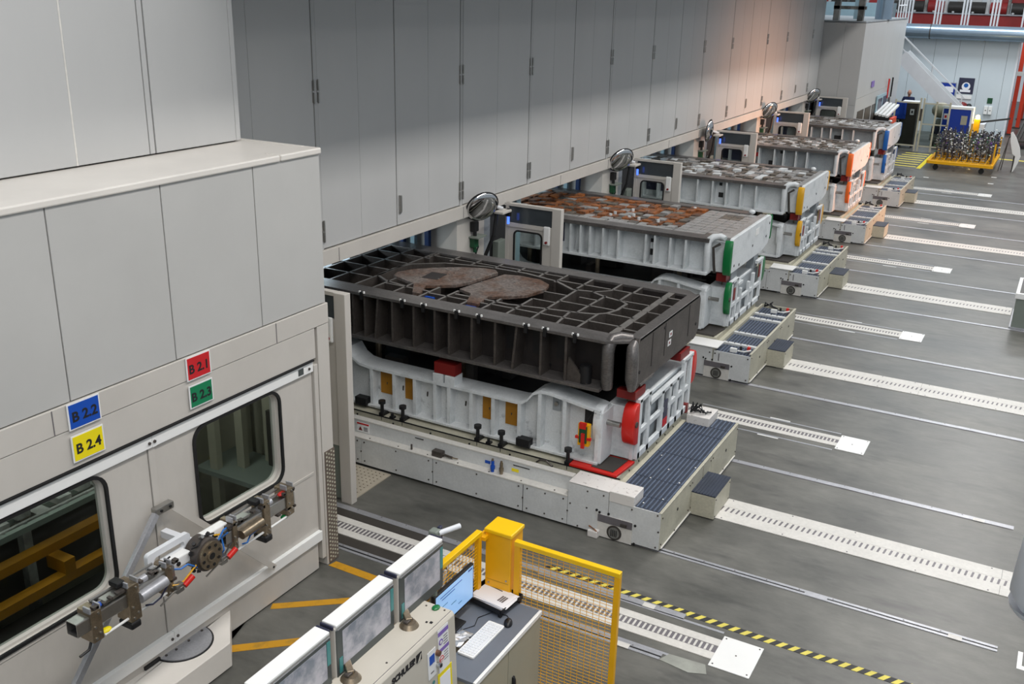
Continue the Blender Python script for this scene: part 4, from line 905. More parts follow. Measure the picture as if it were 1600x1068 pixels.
    for y in (-.22, .24): # red levers
        MB().cyl((.11, y-.05, -.12), (.11, y+.04, -.085), .024, 10).build('red_grip', 'red', t, smooth=True, label='red grip of a toggle clamp')
        MB().tube([(.10, y-.28, -.17), (.10, y-.15, -.13), (.11, y-.04, -.12)], .008, 6).build('lever', 'steel', t); MB().box(.06, .11, y-.12, y-.05, -.16, -.09).build('pivot', 'steel', t, bevel=.004)
    for y, z, m in ((-.98, .09, 'sign_blue'), (-.93, -.14, 'sign_yellow'), (.93, .09, 'red'), (.95, -.14, 'green')):
        MB().ell((.03, y, z), (.03, .045, .02), 10, 6).build('tip', m, t, smooth=True, label={'sign_blue': 'blue', 'sign_yellow': 'yellow', 'red': 'red', 'green': 'green'}[m]+' marker tip')
    MB().tube([(.02, -1.05, -.16), (.03, -1.08, -.21), (.03, -1.16, -.22)], .010, 6).build('hook', 'black', t)
    random.seed(5)
    for i, (a, b, m) in enumerate((((.05, -.30, .02), (.08, -.10, -.06), 'hose_blue'), ((.05, .10, .05), (.05, .26, .10), 'hose_blue'), ((.05, .18, -.1), (.06, .26, .06), 'hose_blue'), ((.06, -.60, -.12), (.07, -.38, -.05), 'navy'), ((.06, .40, -.12), (.07, .62, -.06), 'hose_blue'),
                                   ((.0, -.5, .11), (.02, -.3, .12), 'black'), ((.05, -.12, .1), (.05, .12, .12), 'black'), ((.05, .12, .10), (.0, .4, .10), 'yellow_lug'), ((.06, -.35, -.09), (.08, -.08, -.02), 'yellow_lug'), ((.05, .1, -.12), (.05, .3, -.05), 'black'))):
        mid = [(a[j]+b[j])/2+(.05 if j == 2 else .03)*(random.random()*2-1) for j in range(3)]
        MB().tube([a, [(a[j]*.7+mid[j]*.3)+(.03 if j == 0 else 0) for j in range(3)], mid, b], .0075, 6).build('hose', m, t, smooth=True)
    mb = MB()
    for i in range(40):
        y = random.choice([-1, 1])*(.25+random.random()*.8); z = random.choice([-.08, .075])+random.random()*.02; mb.box(.03, .07, y, y+.02+random.random()*.03, z, z+.02)
    mb.build('fitting', 'steel_dark', t, kind='stuff')
gripper()
# ================================================================== OPERATOR DESK
KS = .9125 # the console group stands nearer than the desk
t = thing('control_console', 'cream console pedestal with lettered front carrying three screens', 'console', (-3.084, 4.891, .495)); t.scale = (KS, KS, KS)
MB().prism([(-.27, 1.195), (.0, 1.195), (.02, 1.17), (.06, .3), (.06, -.54), (-.27, -.54)], 1, -2.9, 0).build('body', 'console_paint', t, bevel=.005)
MB().box(-.008, -.004, -2.9, -.01, 1.193, 1.197).build('lid_seam', 'slot', t)
bolts([(-.05, -.03, 1.195), (-.2, -.05, 1.195), (-.06, -.75, 1.195)], (2, .003), t, .008)
MB().box(-.06, -.04, -.22, -.20, 1.195, 1.20).box(-.09, -.075, -.23, -.215, 1.195, 1.20).build('key_hole', 'black', t)
sl = math.atan2(.04, .87)
def face(y, z, dx=.002): return MX(.02+(1.17-z)*.046+dx, y, z)@Matrix.Rotation(0, 4, 'Z')
text('SCHULER', .068, face(-.665, 1.10), 'ink', parent=t, bold=.004)
def frontplate(y0, y1, z0, z1, name, m, dx=.0, th=.003, parent=None, label=None):
    def xx(z): return .0215+(1.17-z)*.046+dx
    mb = MB(); mb.add([(xx(z0), y0, z0), (xx(z0), y1, z0), (xx(z1), y1, z1), (xx(z1), y0, z1), (xx(z0)+th, y0, z0), (xx(z0)+th, y1, z0), (xx(z1)+th, y1, z1), (xx(z1)+th, y0, z1)],
           [(0, 1, 2, 3), (4, 7, 6, 5), (0, 4, 5, 1), (1, 5, 6, 2), (2, 6, 7, 3), (3, 7, 4, 0)])
    return mb.build(name, m, parent or t, label=label)
b = frontplate(-.515, -.45, 1.068, 1.132, 'logo_mark', 'ink')
mb = MB(); xg = .027+(1.17-1.07)*.046
mb.add([(xg+.001, -.508, 1.074), (xg+.001, -.475, 1.074), (xg-.0015, -.457, 1.124), (xg-.0015, -.470, 1.124)], [(0, 1, 2, 3)]).build('logo_slash', 'console_paint', b)
b = frontplate(-.24, -.10, .80, 1.165, 'notice', 'sign_white', label='white notice with violet headings and round pictograms')
frontplate(-.238, -.102, 1.11, 1.145, 'heading', 'purple', .0035, .001, b); frontplate(-.238, -.102, .97, 1.0, 'heading', 'purple', .0035, .001, b)
def facedisc(y, z, r, m, parent, dx=.004, n=20):
    x = .0215+(1.17-z)*.046+dx; return MB().cyl((x-.001, y, z), (x+.0012, y, z), r, n).build('pictogram', m, parent)
facedisc(-.205, 1.055, .026, 'purple', b); facedisc(-.205, 1.055, .014, 'sign_white', b, .0052); facedisc(-.205, .91, .028, 'sign_red', b); facedisc(-.205, .91, .021, 'sign_white', b, .0052)
for i in range(4):
    frontplate(-.17, -.115, 1.09-i*.022-.01, 1.095-i*.022-.008, 'text_line', 'slot', .0035, .001, b)
for i in range(4): frontplate(-.17, -.115, .945-i*.022, .950-i*.022, 'text_line', 'slot', .0035, .001, b)
frontplate(-.235, -.175, .905, .913, 'pictogram_bar', 'sign_red', .0065, .001, b)
b = frontplate(-.38, -.275, .83, 1.06, 'type_plate', 'sign_white', label='white plate with a dark blue field'); frontplate(-.36, -.295, .945, 1.02, 'blue_field', 'sign_blue', .0035, .001, b)
frontplate(-.35, -.31, .87, .88, 'text_line', 'slot', .0035, .001, b)
b = frontplate(-.26, -.075, .30, .80, 'yellow_frame', 'sign_yellow', label='yellow edged document holder'); frontplate(-.24, -.10, .32, .765, 'sheet', 'paper', .0035, .001, b)
mb = MB(); 
b = frontplate(-.44, -.30, .3, .70, 'yellow_frame', 'sign_yellow'); frontplate(-.42, -.32, .32, .68, 'sheet', 'paper', .0035, .001, b)
MB().cyl((.03, -.262, 1.0), (.06, -.262, 1.0), .022, 12).build('knob', 'rust', t, smooth=True); b = MB().cyl((.03, -.262, .90), (.07, -.262, .90), .02, 12).build('key_switch', 'chrome', t, smooth=True); MB().cyl((.07, -.262, .90), (.075, -.262, .90), .012, 10).build('key_face', 'black', b)
MB().ell((-.12, -.04, 1.2), (.03, .04, .015), 10, 5).build('sticker', 'green', t)
facedisc(-.32, .78, .016, 'teal', t)
def panel_screen(y0, y1, lbl):
    t = thing('operator_screen', lbl, 'screen', (-3.69*KS, (y0+y1)/2*KS, 5.6-(5.6-1.22)*KS), group='operator screens on the console'); t.scale = (KS, KS, KS)
    w2 = (y1-y0)/2
    box(-.06, .055, -w2+.0, w2-.01, -.045, .365, 'housing', 'beam_paint', t, bevel=.006)
    box(-.065, .060, -w2+.015, w2-.015, .362, .385, 'top_cover', 'panel_top', t, bevel=.006)
    for s in (-1, 1): MB().box(-.066, .045, s*w2-.008, s*w2+.008, .35, .383).build('end_grip', 'navy', t, bevel=.007)
    b = box(.055, .062, -w2+.006, w2-.014, -.035, .35, 'bezel', 'screen_frame', t, bevel=.003)
    box(.062, .064, -w2+.07, w2-.06, .045, .315, 'display', 'screen_glass', b)
    for y, z0, z1 in ((-w2+.028, .0, .12), (w2-.055, .14, .32)): box(.062, .0655, y, y+.034, z0, z1, 'key_strip', 'teal', b)
    MB().box(.062, .066, -w2+.02, w2-.02, .345, .352).build('trim', 'alu', t)
    b = MB().cyl((.14, -.29, -.022), (.14, -.29, .012), .075, 18, .05).build('swivel', 'steel_brown', t, smooth=True); MB().beam((.14, -.29, .02), (.03, -.20, .03), .05, .035).build('clamp', 'steel_brown', b, bevel=.006); MB().box(.11, .15, -.33, -.25, .008, .03).build('clamp_plate', 'steel_dark', b, bevel=.005)
panel_screen(5.03, 5.63, 'white-topped operator screen nearest the yellow fence, right of the three'); panel_screen(4.31, 4.98, 'white-topped operator screen, middle of the three'); panel_screen(3.58, 4.27, 'white-topped operator screen at the bottom edge, left of the three')
t = thing('support_arm', 'grey jointed support arm behind the right operator screen', 'arm', (-3.44, 5.20, 1.86)); t.scale = (KS, KS, KS)
MB().box(-.04, .04, -.02, .06, -.16, .09).build('joint', 'bin_grey', t, bevel=.015); MB().cyl((.03, .03, .06), (.12, .20, .07), .022, 10).build('rod', 'column_white', t, smooth=True); MB().box(.0, .03, .05, .09, -.02, .10).build('clamp', 'navy', t, bevel=.006); MB().cyl((0, 0, -2.03), (0, 0, -.16), .03, 10).build('pole', 'bin_grey', t)
# desk
t = thing('desk_cabinet', 'olive grey steel cabinet desk with a dark grey worktop', 'desk', (-2.93, 4.95, 0))
Ls = [(0, 0), (0, 1.01), (-.68, 1.01), (-.68, .44), (-.30, .44), (-.30, 0)]
MB().prism([(x-.02 if x == 0 else x+.01, y+.01) for x, y in Ls], 2, .03, .965).build('body', 'desk_cab', t)
MB().prism(Ls, 2, .97, .998).build('worktop', 'desk_grey', t, bevel=.003)
MB().box(-.02, .004, 0, 1.01, .965, 1.002).build('edge_strip', 'panel_top', t, bevel=.003)
for a, b_ in ((.01, .485), (.492, 1.0)):
    d = box(-.02, -.004, a, b_, .05, .955, 'door', 'desk_cab', t, bevel=.003)
    if a > .3: MB().box(-.004, .010, .55, .575, .56, .68).ell((.012, .5625, .62), (.012, .02, .06), 10, 6).build('handle', 'black', d, smooth=True)
mo = thing('monitor', 'flat monitor with a blue page on the desk', 'monitor', (-3.41, 5.44, 1.0))
box(-.03, .0, -.275, .275, .09, .41, 'case', 'black', mo, bevel=.004); sc = box(.0, .002, -.258, .262, .112, .395, 'display', 'lcd', mo)
mb = MB().box(.002, .0028, -.20, .10, .355, .362).build('text_line', 'lcd_text', sc); MB().box(.002, .0028, -.18, .0, .33, .337).build('text_line', 'lcd_text', sc)
MB().box(.002, .0028, .19, .25, .37, .385).build('menu', 'lcd_text', sc)
for i, (a, b_, z) in enumerate(((-.22, -.10, .27), (-.22, -.16, .25), (-.05, .02, .22), (-.22, -.12, .2), (.05, .1, .17))): MB().box(.002, .0028, a, b_, z, z+.006).build('text_line', 'teal', sc)
MB().box(-.05, .05, -.09, .09, 0, .012).box(-.035, -.015, -.025, .025, .0, .2).build('foot', 'black', mo, bevel=.004)
kb = thing('keyboard', 'slim white keyboard on the desk', 'keyboard', (-3.145, 5.395, 1.002), math.radians(-1))
MB().prism(rrect(-.07, .07, -.225, .225, .012, 3), 2, 0, .014).build('base', 'panel_top', kb)
for r in range(5):
    for c in range(15):
        x = .052-r*.025; y = -.208+c*.0279
        if r == 0 and 3 <= c <= 8: continue
        MB().box(x-.010, x+.010, y, y+.024, .014, .018).build('key', 'keys', kb)
MB().box(.042, .062, -.125, .04, .014, .018).build('key', 'keys', kb)
ms = thing('mouse', 'black computer mouse to the right of the keyboard', 'mouse', (-3.075, 5.68, 1.0), .4)
MB().ell((0, 0, 0), (.034, .058, .034), 18, 8, 0, PI/2).build('shell', 'black_gloss', ms, smooth=True); MB().cyl((-.003, .03, .027), (.003, .03, .027), .007, 10).build('wheel', 'bin_dark', ms)
tag(MB().tube([(-3.09, 5.73, 1.004), (-3.13, 5.76, 1.004), (-3.25, 5.74, 1.004), (-3.31, 5.62, 1.004), (-3.28, 5.52, 1.004), (-3.34, 5.42, 1.004), (-3.38, 5.5, 1.004)], .003, 6).build('mouse_cable', 'black'), 'thin black cable looping from the mouse behind the keyboard', 'cable')
tag(MB().tube([(-3.22, 5.36, 1.004), (-3.28, 5.35, 1.004), (-3.34, 5.30, 1.004)], .003, 6).build('keyboard_cable', 'panel_top'), 'white cable of the keyboard', 'cable')
bgp = thing('plastic_bag', 'crumpled clear plastic bag of small parts beside the keyboard', 'bag', (-3.29, 5.33, 1.0)); mb = MB(); random.seed(9)
vs = []; nn = 7
for i in range(nn):
    for j in range(5): vs.append((-.05+j*.025+random.random()*.006, -.10+i*.033+random.random()*.01, .004+.02*random.random()*(0 < i < nn-1)))
mb.add(vs, [(i*5+j, i*5+j+1, (i+1)*5+j+1, (i+1)*5+j) for i in range(nn-1) for j in range(4)]); mb.build('film', 'pad_grey', bgp); MB().box(-.03, .03, -.02, .04, 0, .008).build('contents', 'paper', bgp)
tr = thing('paper_tray', 'black letter tray in the corner of the desk', 'tray', (-3.30, 5.87, 1.0), math.radians(-8))
MB().box(-.20, .17, -.15, .14, .035, .04).box(-.20, .17, -.15, -.143, .035, .075).box(-.20, .17, .133, .14, .035, .075).box(-.20, -.193, -.15, .14, .035, .075).box(.163, .17, .07, .14, .035, .07).box(.163, .17, -.15, -.08, .035, .07).build('tray_shell', 'black_gloss', tr, bevel=.002)
for x, y in ((-.18, -.13), (-.18, .12), (.15, -.13), (.15, .12)): MB().box(x-.012, x+.012, y-.012, y+.012, 0, .036).build('foot', 'black', tr)
random.seed(12)
for i in range(7):
    s = thing('paper_sheet', 'printed white sheet on top of the pile in the tray' if i == 6 else 'white sheet lying under the top one in the black tray', 'paper', (-3.31+random.random()*.03, 5.865+random.random()*.015, 1.042+i*.0035), math.radians(-12+random.random()*10), group='papers in the black tray')
    box(-.155, .155, -.105, .105, 0, .002, 'sheet', 'paper', s)
    if i == 6:
        for j in range(3): MB().box(.06+j*.02, .075+j*.02, -.05+.0*j, .03, .002, .0025).build('text_line', 'slot', s)
        MB().box(-.13, .02, .07, .08, .002, .0025).build('text_line', 'ink', s)
# fence
ye = thing('yellow_post', 'thick yellow steel post with a square cap at the fence corner', 'post', (-3.335, 6.06, 0))
box(-.115, .115, -.10, .10, 0, 1.555, 'shaft', 'safety_yellow', ye, bevel=.006); box(-.125, .125, -.11, .11, 1.55, 1.585, 'cap', 'safety_yellow_b', ye, bevel=.008)
MB().box(-.1, .1, -.102, -.10, 1.13, 1.135).build('seam', 'tape_yellow', ye); bolts([(-.08, -.10, 1.10), (.08, -.10, 1.16), (.08, -.10, 1.0), (-.1, -.09, 1.585+.03), (.1, -.09, 1.585+.03)][:3], (1, -.006), ye, .008, 'steel')
def fence_panel(name, lbl, loc, L, ax, H=1.53):
    t = thing(name, lbl, 'fence', loc)
    def B(a0, a1, z0, z1, th, nm, m, bev=0):
        return box(a0, a1, -th, th, z0, z1, nm, m, t, bevel=bev) if ax == 'x' else box(-th, th, a0, a1, z0, z1, nm, m, t, bevel=bev)
    B(0, L, H-.04, H, .025, 'top_rail', 'safety_yellow_b', .004); B(L-.045, L, 0, H-.04, .022, 'post', 'safety_yellow', .004); B(0, .05, 0, H-.04, .022, 'post', 'safety_yellow', .004); B(0.05, L-.045, .10, .14, .02, 'bottom_rail', 'safety_yellow', .004)
    mb = MB(); r = .0016
    n = int((L-.1)/.050)
    for i in range(1, n):
        a = .05+i*(L-.1)/n
        if ax == 'x': mb.box(a-r, a+r, -r, r, .14, H-.04)
        else: mb.box(-r, r, a-r, a+r, .14, H-.04)
    n = int((H-.18)/.030)
    for i in range(1, n):
        z = .14+i*(H-.18)/n
        if ax == 'x': mb.box(.05, L-.045, -r*3, -r, z-r, z+r)
        else: mb.box(r, r*3, .05, L-.045, z-r, z+r)
    mb.build('wire_mesh', 'safety_yellow', t, kind='stuff')
fence_panel('wire_fence', 'yellow wire mesh fence panel to the right of the thick post', (-3.20, 6.0, 0), .895, 'x')
fence_panel('wire_fence', 'yellow wire mesh fence panel behind the monitor and screens', (-3.475, 4.45, 0), 1.46, 'y', 1.58)
t = thing('fence_link', 'small yellow bracket joining the left fence panel to the thick post', 'bracket', (-3.47, 5.92, 1.50)); MB().box(-.02, .05, -.02, .10, 0, .03).build('plate', 'safety_yellow', t)
t = thing('hose_reel', 'bundle of pale hoses and fittings standing behind the left fence panel', 'hose bundle', (-3.75, 5.75, 0)); random.seed(31)
for i in range(9):
    x, y = random.random()*.18, random.random()*.35-.3; MB().tube([(x, y, 0), (x+.03, y+.02, .6), (x+.05*random.random(), y+.05, 1.0), (x+.02, y+.1, 1.15+.1*random.random())], .014, 6).build('hose', random.choice(['sign_white', 'steel_brown', 'steel_dark', 'column_white']), t, smooth=True)
# ================================================================== NEAR RIGHT EDGE
t = thing('hanging_pipe', 'pale rounded pipe end close to the camera at the right edge', 'pipe', (.212, 3.04, 3.845)); MB().tube([(0, 0, .02), (0, 0, .06), (.01, 0, .3), (.05, -.02, .9), (.09, -.04, 1.6), (.12, -.05, 7.0)], [.09, .118, .118, .10, .10, .10], 20).build('pipe', 'column_white', t, smooth=True)
MB().ell((0, 0, .03), (.116, .116, .05), 20, 6, -PI/2, 0).build('end_cap', 'column_white', t, smooth=True)
t = thing('metal_bin', 'grey green metal bin with white rim at the right edge', 'bin', (.25, 19.9, 0)); box(-.53, .8, -.6, .6, .02, .56, 'body', 'bin_grey', t, bevel=.01); box(-.55, .8, -.62, .62, .56, .66, 'rim', 'panel_top', t, bevel=.006); box(-.49, .78, -.55, .55, .655, .664, 'inside', 'bin_dark', t); box(-.56, .8, -.63, .63, 0, .03, 'foot_rail', 'alu', t)
# ================================================================== FAR END OF THE HALL
t = thing('end_enclosure', 'tall grey machine enclosure closing the far end of the press line', 'enclosure', (-6.17, 34.0, 0))
box(-1.29, -.06, .04, 8.2, 0, 4.76, 'core', 'deep', t)
for a, b in ((-1.30, -.62), (-.615, -.0)): box(a, b, 0, .04, 2.25 if a < -1 else 2.25, 4.80, 'front_panel', 'wall_paint_b', t, bevel=.004)
box(-1.30, 0, 0, .04, .0, 2.245, 'lower_panel', 'wall_paint', t)
for i in range(6):
    a = .04+i*1.37; box(-.06, 0, a, a+1.365, 2.45, 4.80, 'side_panel', 'wall_paint', t, bevel=.004); box(-.06, 0, a, a+1.365, .0, 2.445, 'side_panel', 'wall_paint', t, bevel=.004)
box(-6, 0, 0, 8.26, 4.78, 4.84, 'roof_edge', 'die_grey', t)
for i in range(5):
    a = .5+i*1.3; box(-.02, .012, a, a+1.1, .9, 2.02, 'side_window', 'bin_dark', t, bevel=.02)
for x in (-1.0, -.25):
    MB().box(x-.09, x+.09, .2, .4, 4.84, 6.2).build('roof_post', 'mach_grey', t)
MB().box(-1.1, -.1, .2, .35, 5.18, 5.28).build('roof_beam', 'mach_grey', t)
tag(MB().box(-7.15, -6.95, 36.9, 37.2, 4.84, 6.2).build('roof_duct', 'pale_blue'), 'pale upright duct on the roof of the far enclosure', 'duct')
tag(MB().cyl((-6.35, 38.0, 4.84), (-6.35, 38.0, 6.2), .28, 24).build('tank', 'pipe', smooth=True), 'grey cylindrical tank on the roof of the far enclosure', 'tank')
t = thing('roof_railing', 'pale railing posts on the roof of the far enclosure', 'railing', (-6.2, 40, 4.84))
for i in range(4): MB().cyl((.0, i*.6, 0), (.0, i*.6, 1.1), .025, 8).build('post', 'column_white', t)
MB().cyl((0, 0, .9), (0, 1.8, .9), .02, 8).cyl((0, 0, .45), (0, 1.8, .45), .02, 8).build('rail', 'column_white', t)
tag(MB().box(-.012, .01, -.24, .24, -.10, .10).build('wall_plate', 'purple', loc=(-6.15, 36.6, 2.76)), 'small grey violet name plate high on the far enclosure', 'plate')
t = thing('tool_board', 'blue framed tool board on the side of the far enclosure', 'board', (-6.14, 38.9, 1.95)); box(-.01, .03, -1.2, 1.0, -.3, .32, 'frame', 'pale_blue', t); box(.03, .04, -1.0, -.2, -.22, .2, 'blue_panel', 'navy', t); box(.03, .04, .0, .8, -.22, .22, 'blue_panel', 'navy', t)
for i, (y, m) in enumerate(((39.6, 'red'), (40.4, 'black'))): tag(MB().cyl((-6.1, y, 2.05), (-6.1, y, 2.75), .03, 6).build('signal_rod', m), '%s rod hanging on the side of the far enclosure' % m, 'rod')
t = thing('roll_rack', 'slanted rack of four bright aluminium profiles beyond the last die', 'rack', (-6.0, 38.0, 0))
for i in range(4): MB().beam((-.08+i*.125, -.4, 1.66-i*.02), (.0+i*.125, 1.3, 1.92-i*.02), .085, .07).build('profile', 'panel_top', t)
MB().box(-.1, .38, -.35, .2, .9, 1.58).build('stand', 'black', t); MB().box(.40, .50, -.4, .5, 1.35, 1.55).build('cradle', 'post_red', t)
for x in (-.08, .3): MB().box(x, x+.06, -.3, .1, 0, .9).build('leg', 'bin_dark', t)
# far wall
wb = box(-12, -2.46, 48.02, 48.3, 0, 4.2, 'wall_back', 'deep'); struct(wb)
xs = [-11.4, -10.4, -9.45, -8.5, -7.55, -6.65, -5.70, -4.73, -3.76, -2.82, -2.45]
for a, b in zip(xs[:-1], xs[1:]): box(a+.005, b-.005, 47.98, 48.02, 0, 4.2, 'panel', 'hall_wall', wb)
MB().box(-2.47, -2.39, 47.95, 48.3, 0, 4.2).build('edge_post', 'column_white', wb)
t = thing('duct_pipe', 'thick pale blue horizontal pipe along the top of the far wall', 'pipe', (-12, 47.60, 4.22))
for a, b in ((0, 6.05), (6.07, 11.5)): MB().cyl((a, 0, 0), (b, 0, 0), .30, 28).build('pipe_length', 'pipe', t, smooth=True)
MB().cyl((6.04, 0, 0), (6.08, 0, 0), .31, 28).build('joint', 'bin_dark', t)
for x in (5.0, 8.2): MB().box(x, x+.05, .0, .34, -.34, .2).build('saddle', 'mach_grey', t)
po = thing('wall_poster', 'dark blue poster with a white glowing blot on the far wall', 'poster', (-4.22, 47.97, 2.04)); box(-.31, .31, -.015, 0, -.33, .33, 'sheet', 'navy', po)
MB().cyl((0, -.017, -.02), (0, -.015, -.02), .17, 20).build('white_field', 'paper', po); MB().cyl((0, -.020, .02), (0, -.017, .02), .09, 16).build('blue_field', 'blue_lug', po); MB().box(-.22, .2, -.018, -.015, -.26, -.16).build('white_field', 'paper', po)
tag(MB().box(-4.55, -3.93, 47.94, 47.98, 1.50, 1.66).build('shelf_board', 'panel_top'), 'white board strip under the dark blue poster', 'board')
t = thing('helmet_row', 'dark red and black gear stored under the poster', 'gear', (-4.3, 47.7, 1.1)); MB().ell((0, 0, .15), (.3, .2, .15), 12, 6).build('bag', 'dark_red', t, smooth=True); MB().ell((-.35, 0, .15), (.14, .14, .14), 10, 6).ell((.35, 0, .12), (.12, .14, .12), 10, 6).build('cap', 'black', t, smooth=True); MB().box(-.6, .5, -.2, .2, -1.1, .02).build('shelf', 'hall_wall', t)
bo = thing('notice_board', 'blue notice board behind the stair rail', 'board', (-4.93, 47.9, 1.72)); box(-.34, .34, -.03, 0, -.43, .43, 'frame', 'alu', bo); box(-.31, .31, -.035, -.03, -.40, .40, 'field', 'board_blue', bo); box(-.1, .24, -.04, -.035, .02, .26, 'sheet', 'paper', bo); box(-.05, .1, -.04, -.035, -.1, -.02, 'sheet', 'paper', bo)
t = thing('wall_switches', 'pair of white switch boxes on the far wall', 'switch box', (-3.2, 47.95, 1.09)); box(-.16, -.01, -.08, .02, -.17, .17, 'box', 'panel_top', t, bevel=.01); box(.01, .16, -.08, .02, -.17, .17, 'box', 'panel_top', t, bevel=.01)
for x in (-.085, .085): MB().box(x-.03, x+.03, -.085, -.08, -.02, .01).build('knob', 'bin_dark', t)
tag(MB().box(-3.29, -3.09, 47.95, 47.98, 1.37, 1.60).build('green_notice', 'green_dark'), 'small dark green notice above the white switch boxes', 'notice')
# stairs
t = thing('staircase', 'white steel staircase with a handrail running down from the far enclosure', 'stairs', (-6.45, 44.0, 0))
P0, P1 = Vector((.0, 0, 3.35)), Vector((2.75, 0, .95))
for y in (0, .9):
    MB().beam(P0+Vector((0, y, 0)), P1+Vector((0, y, 0)), .05, .50, (0, 0, 1)).build('stringer', 'column_white', t)
for i in range(13):
    f = i/12; p = P0.lerp(P1, f); MB().box(p.x-.13, p.x+.13, .03, .87, p.z-.02, p.z+.02).build('tread', 'bin_grey', t)
MB().beam((0, 0, 4.10), (2.6, 0, 1.85), .05, .05).beam((0, 0, 3.62), (2.6, 0, 1.40), .04, .04).beam((-.25, 0, 4.10), (0, 0, 4.10), .05, .05).beam((-.25, 0, 3.62), (0, 0, 3.62), .04, .04).build('handrail', 'column_white', t)
for x, z in ((.0, 3.4), (1.25, 2.3), (2.5, 1.2)): MB().box(x-.02, x+.02, -.02, .02, z, z+.78).build('baluster', 'column_white', t)
MB().box(-1.0, .05, 0, .9, 3.2, 3.35).build('landing', 'column_white', t); MB().box(2.6, 3.5, 0, .9, .75, .9).build('lower_landing', 'column_white', t)
for x, y in ((2.65, .03), (3.45, .03), (2.65, .85), (3.45, .85)): MB().box(x-.03, x+.03, y-.03, y+.03, 0, .75).build('leg', 'column_white', t)
# person behind the bin
def skinned(name, V, E, R, m, parent=None, sub=1):
    me = bpy.data.meshes.new(name); me.from_pydata([tuple(v) for v in V], E, []); o = bpy.data.objects.new(name, me); COL.objects.link(o)
    sk = o.modifiers.new('skin', 'SKIN'); me.skin_vertices.new() if not me.skin_vertices else None
    for i, r in enumerate(R): me.skin_vertices[0].data[i].radius = (r, r) if not isinstance(r, tuple) else r
    me.skin_vertices[0].data[0].use_root = True
    sb = o.modifiers.new('sub', 'SUBSURF'); sb.levels = sub; sb.render_levels = sub
    dg = bpy.context.evaluated_depsgraph_get(); m2 = bpy.data.meshes.new_from_object(o.evaluated_get(dg)); bpy.data.objects.remove(o)
    m2.name = name; m2.materials.clear(); m2.materials.append(M[m]); m2.shade_smooth(); q = bpy.data.objects.new(name, m2); COL.objects.link(q)
    if parent is not None: q.parent = parent
    return q
pe = thing('person', 'bald person in dark blue work clothes standing behind the bins, facing the press line', 'person', (-6.14, 45.6, .14))
tag(box(-6.8, -5.6, 45.1, 46.2, 0, .14, 'platform', 'bin_grey'), 'low grey platform under the standing person', 'platform')
V = [(0, 0, .95), (0, 0, 1.15), (0, 0, 1.38), (0, 0, 1.50), (-.19, 0, 1.44), (.19, 0, 1.44), (-.25, -.05, 1.16), (.25, -.05, 1.16), (-.2, -.27, 1.05), (.2, -.27, 1.05), (-.10, 0, .88), (.10, 0, .88), (-.11, .0, .48), (.11, 0, .48), (-.12, .02, .08), (.12, .02, .08), (-.12, -.14, .05), (.12, -.14, .05)]
Ed = [(0, 1), (1, 2), (2, 3), (2, 4), (2, 5), (4, 6), (5, 7), (6, 8), (7, 9), (0, 10), (0, 11), (10, 12), (11, 13), (12, 14), (13, 15), (14, 16), (15, 17)]
skinned('body', V, Ed, [(.15, .11), (.15, .11), (.17, .12), (.06, .06), .075, .075, .05, .05, .04, .04, .09, .09, .065, .065, .05, .05, .045, .04], 'overall', pe)
hd = MB().ell((0, -.01, 1.66), (.078, .098, .12), 16, 12).cyl((0, 0, 1.48), (0, 0, 1.6), .05, 10).ell((0, -.105, 1.645), (.014, .022, .03), 8, 6).ell((-.08, 0, 1.65), (.012, .02, .03), 8, 5).ell((.08, 0, 1.65), (.012, .02, .03), 8, 5).build('head', 'skin', pe, smooth=True)
MB().ell((-.03, -.095, 1.67), (.012, .01, .008), 8, 5).ell((.03, -.095, 1.67), (.012, .01, .008), 8, 5).build('eye', 'black', hd); MB().box(-.025, .025, -.104, -.095, 1.603, 1.609).build('mouth', 'dark_red', hd); MB().ell((0, .02, 1.655), (.082, .092, .07), 12, 6, -PI/2, .3).build('hair', 'bin_dark', hd)
for s in (-1, 1):
    pal = [(s*.2, -.27, 1.05), (s*.19, -.34, 1.03)]; hb = skinned('hand', [pal[0], pal[1]]+[(s*.19+(j-1.5)*.02, -.41+abs(j-1.5)*.008, 1.01) for j in range(4)]+[(s*.19-s*.05, -.34, 1.03)], [(0, 1), (1, 2), (1, 3), (1, 4), (1, 5), (0, 6)], [.03, .032, .009, .009, .009, .009, .010], 'skin', pe)
# bins with a jacket, guard fence in front
t = thing('tall_bin', 'tall dark metal locker bin with a white label behind the guard fence', 'bin', (-5.55, 42.2, 0)); box(-.28, .28, -.25, .3, .1, 1.74, 'body', 'bin_dark', t, bevel=.01); box(-.30, .30, -.27, .32, 1.72, 1.78, 'rim', 'column_white', t); b = box(.03, .17, -.262, -.25, 1.28, 1.5, 'label_plate', 'paper', t); MB().box(.07, .13, -.265, -.262, 1.34, 1.44).build('print', 'ink', b)
for x in (-.25, .2): MB().box(x, x+.05, -.2, .25, 0, .1).build('foot', 'black', t)
t = thing('blue_jacket', 'bright blue jacket hung over the bin edge', 'jacket', (-5.92, 41.85, 0)); mb = MB(); random.seed(2)
vs = [(-.20+i*.09, -.03*math.sin(i*1.9)-(.05 if j > 3 else 0), 1.72-j*.1-.01*math.cos(i*2.2)) for i in range(6) for j in range(7)]
vs2 = [(x, y+.12, z) for x, y, z in vs]; mb.add(vs, [(i*7+j, i*7+j+1, (i+1)*7+j+1, (i+1)*7+j) for i in range(5) for j in range(6)]); mb.add(vs2, [(i*7+j, i*7+j+1, (i+1)*7+j+1, (i+1)*7+j) for i in range(5) for j in range(6)])
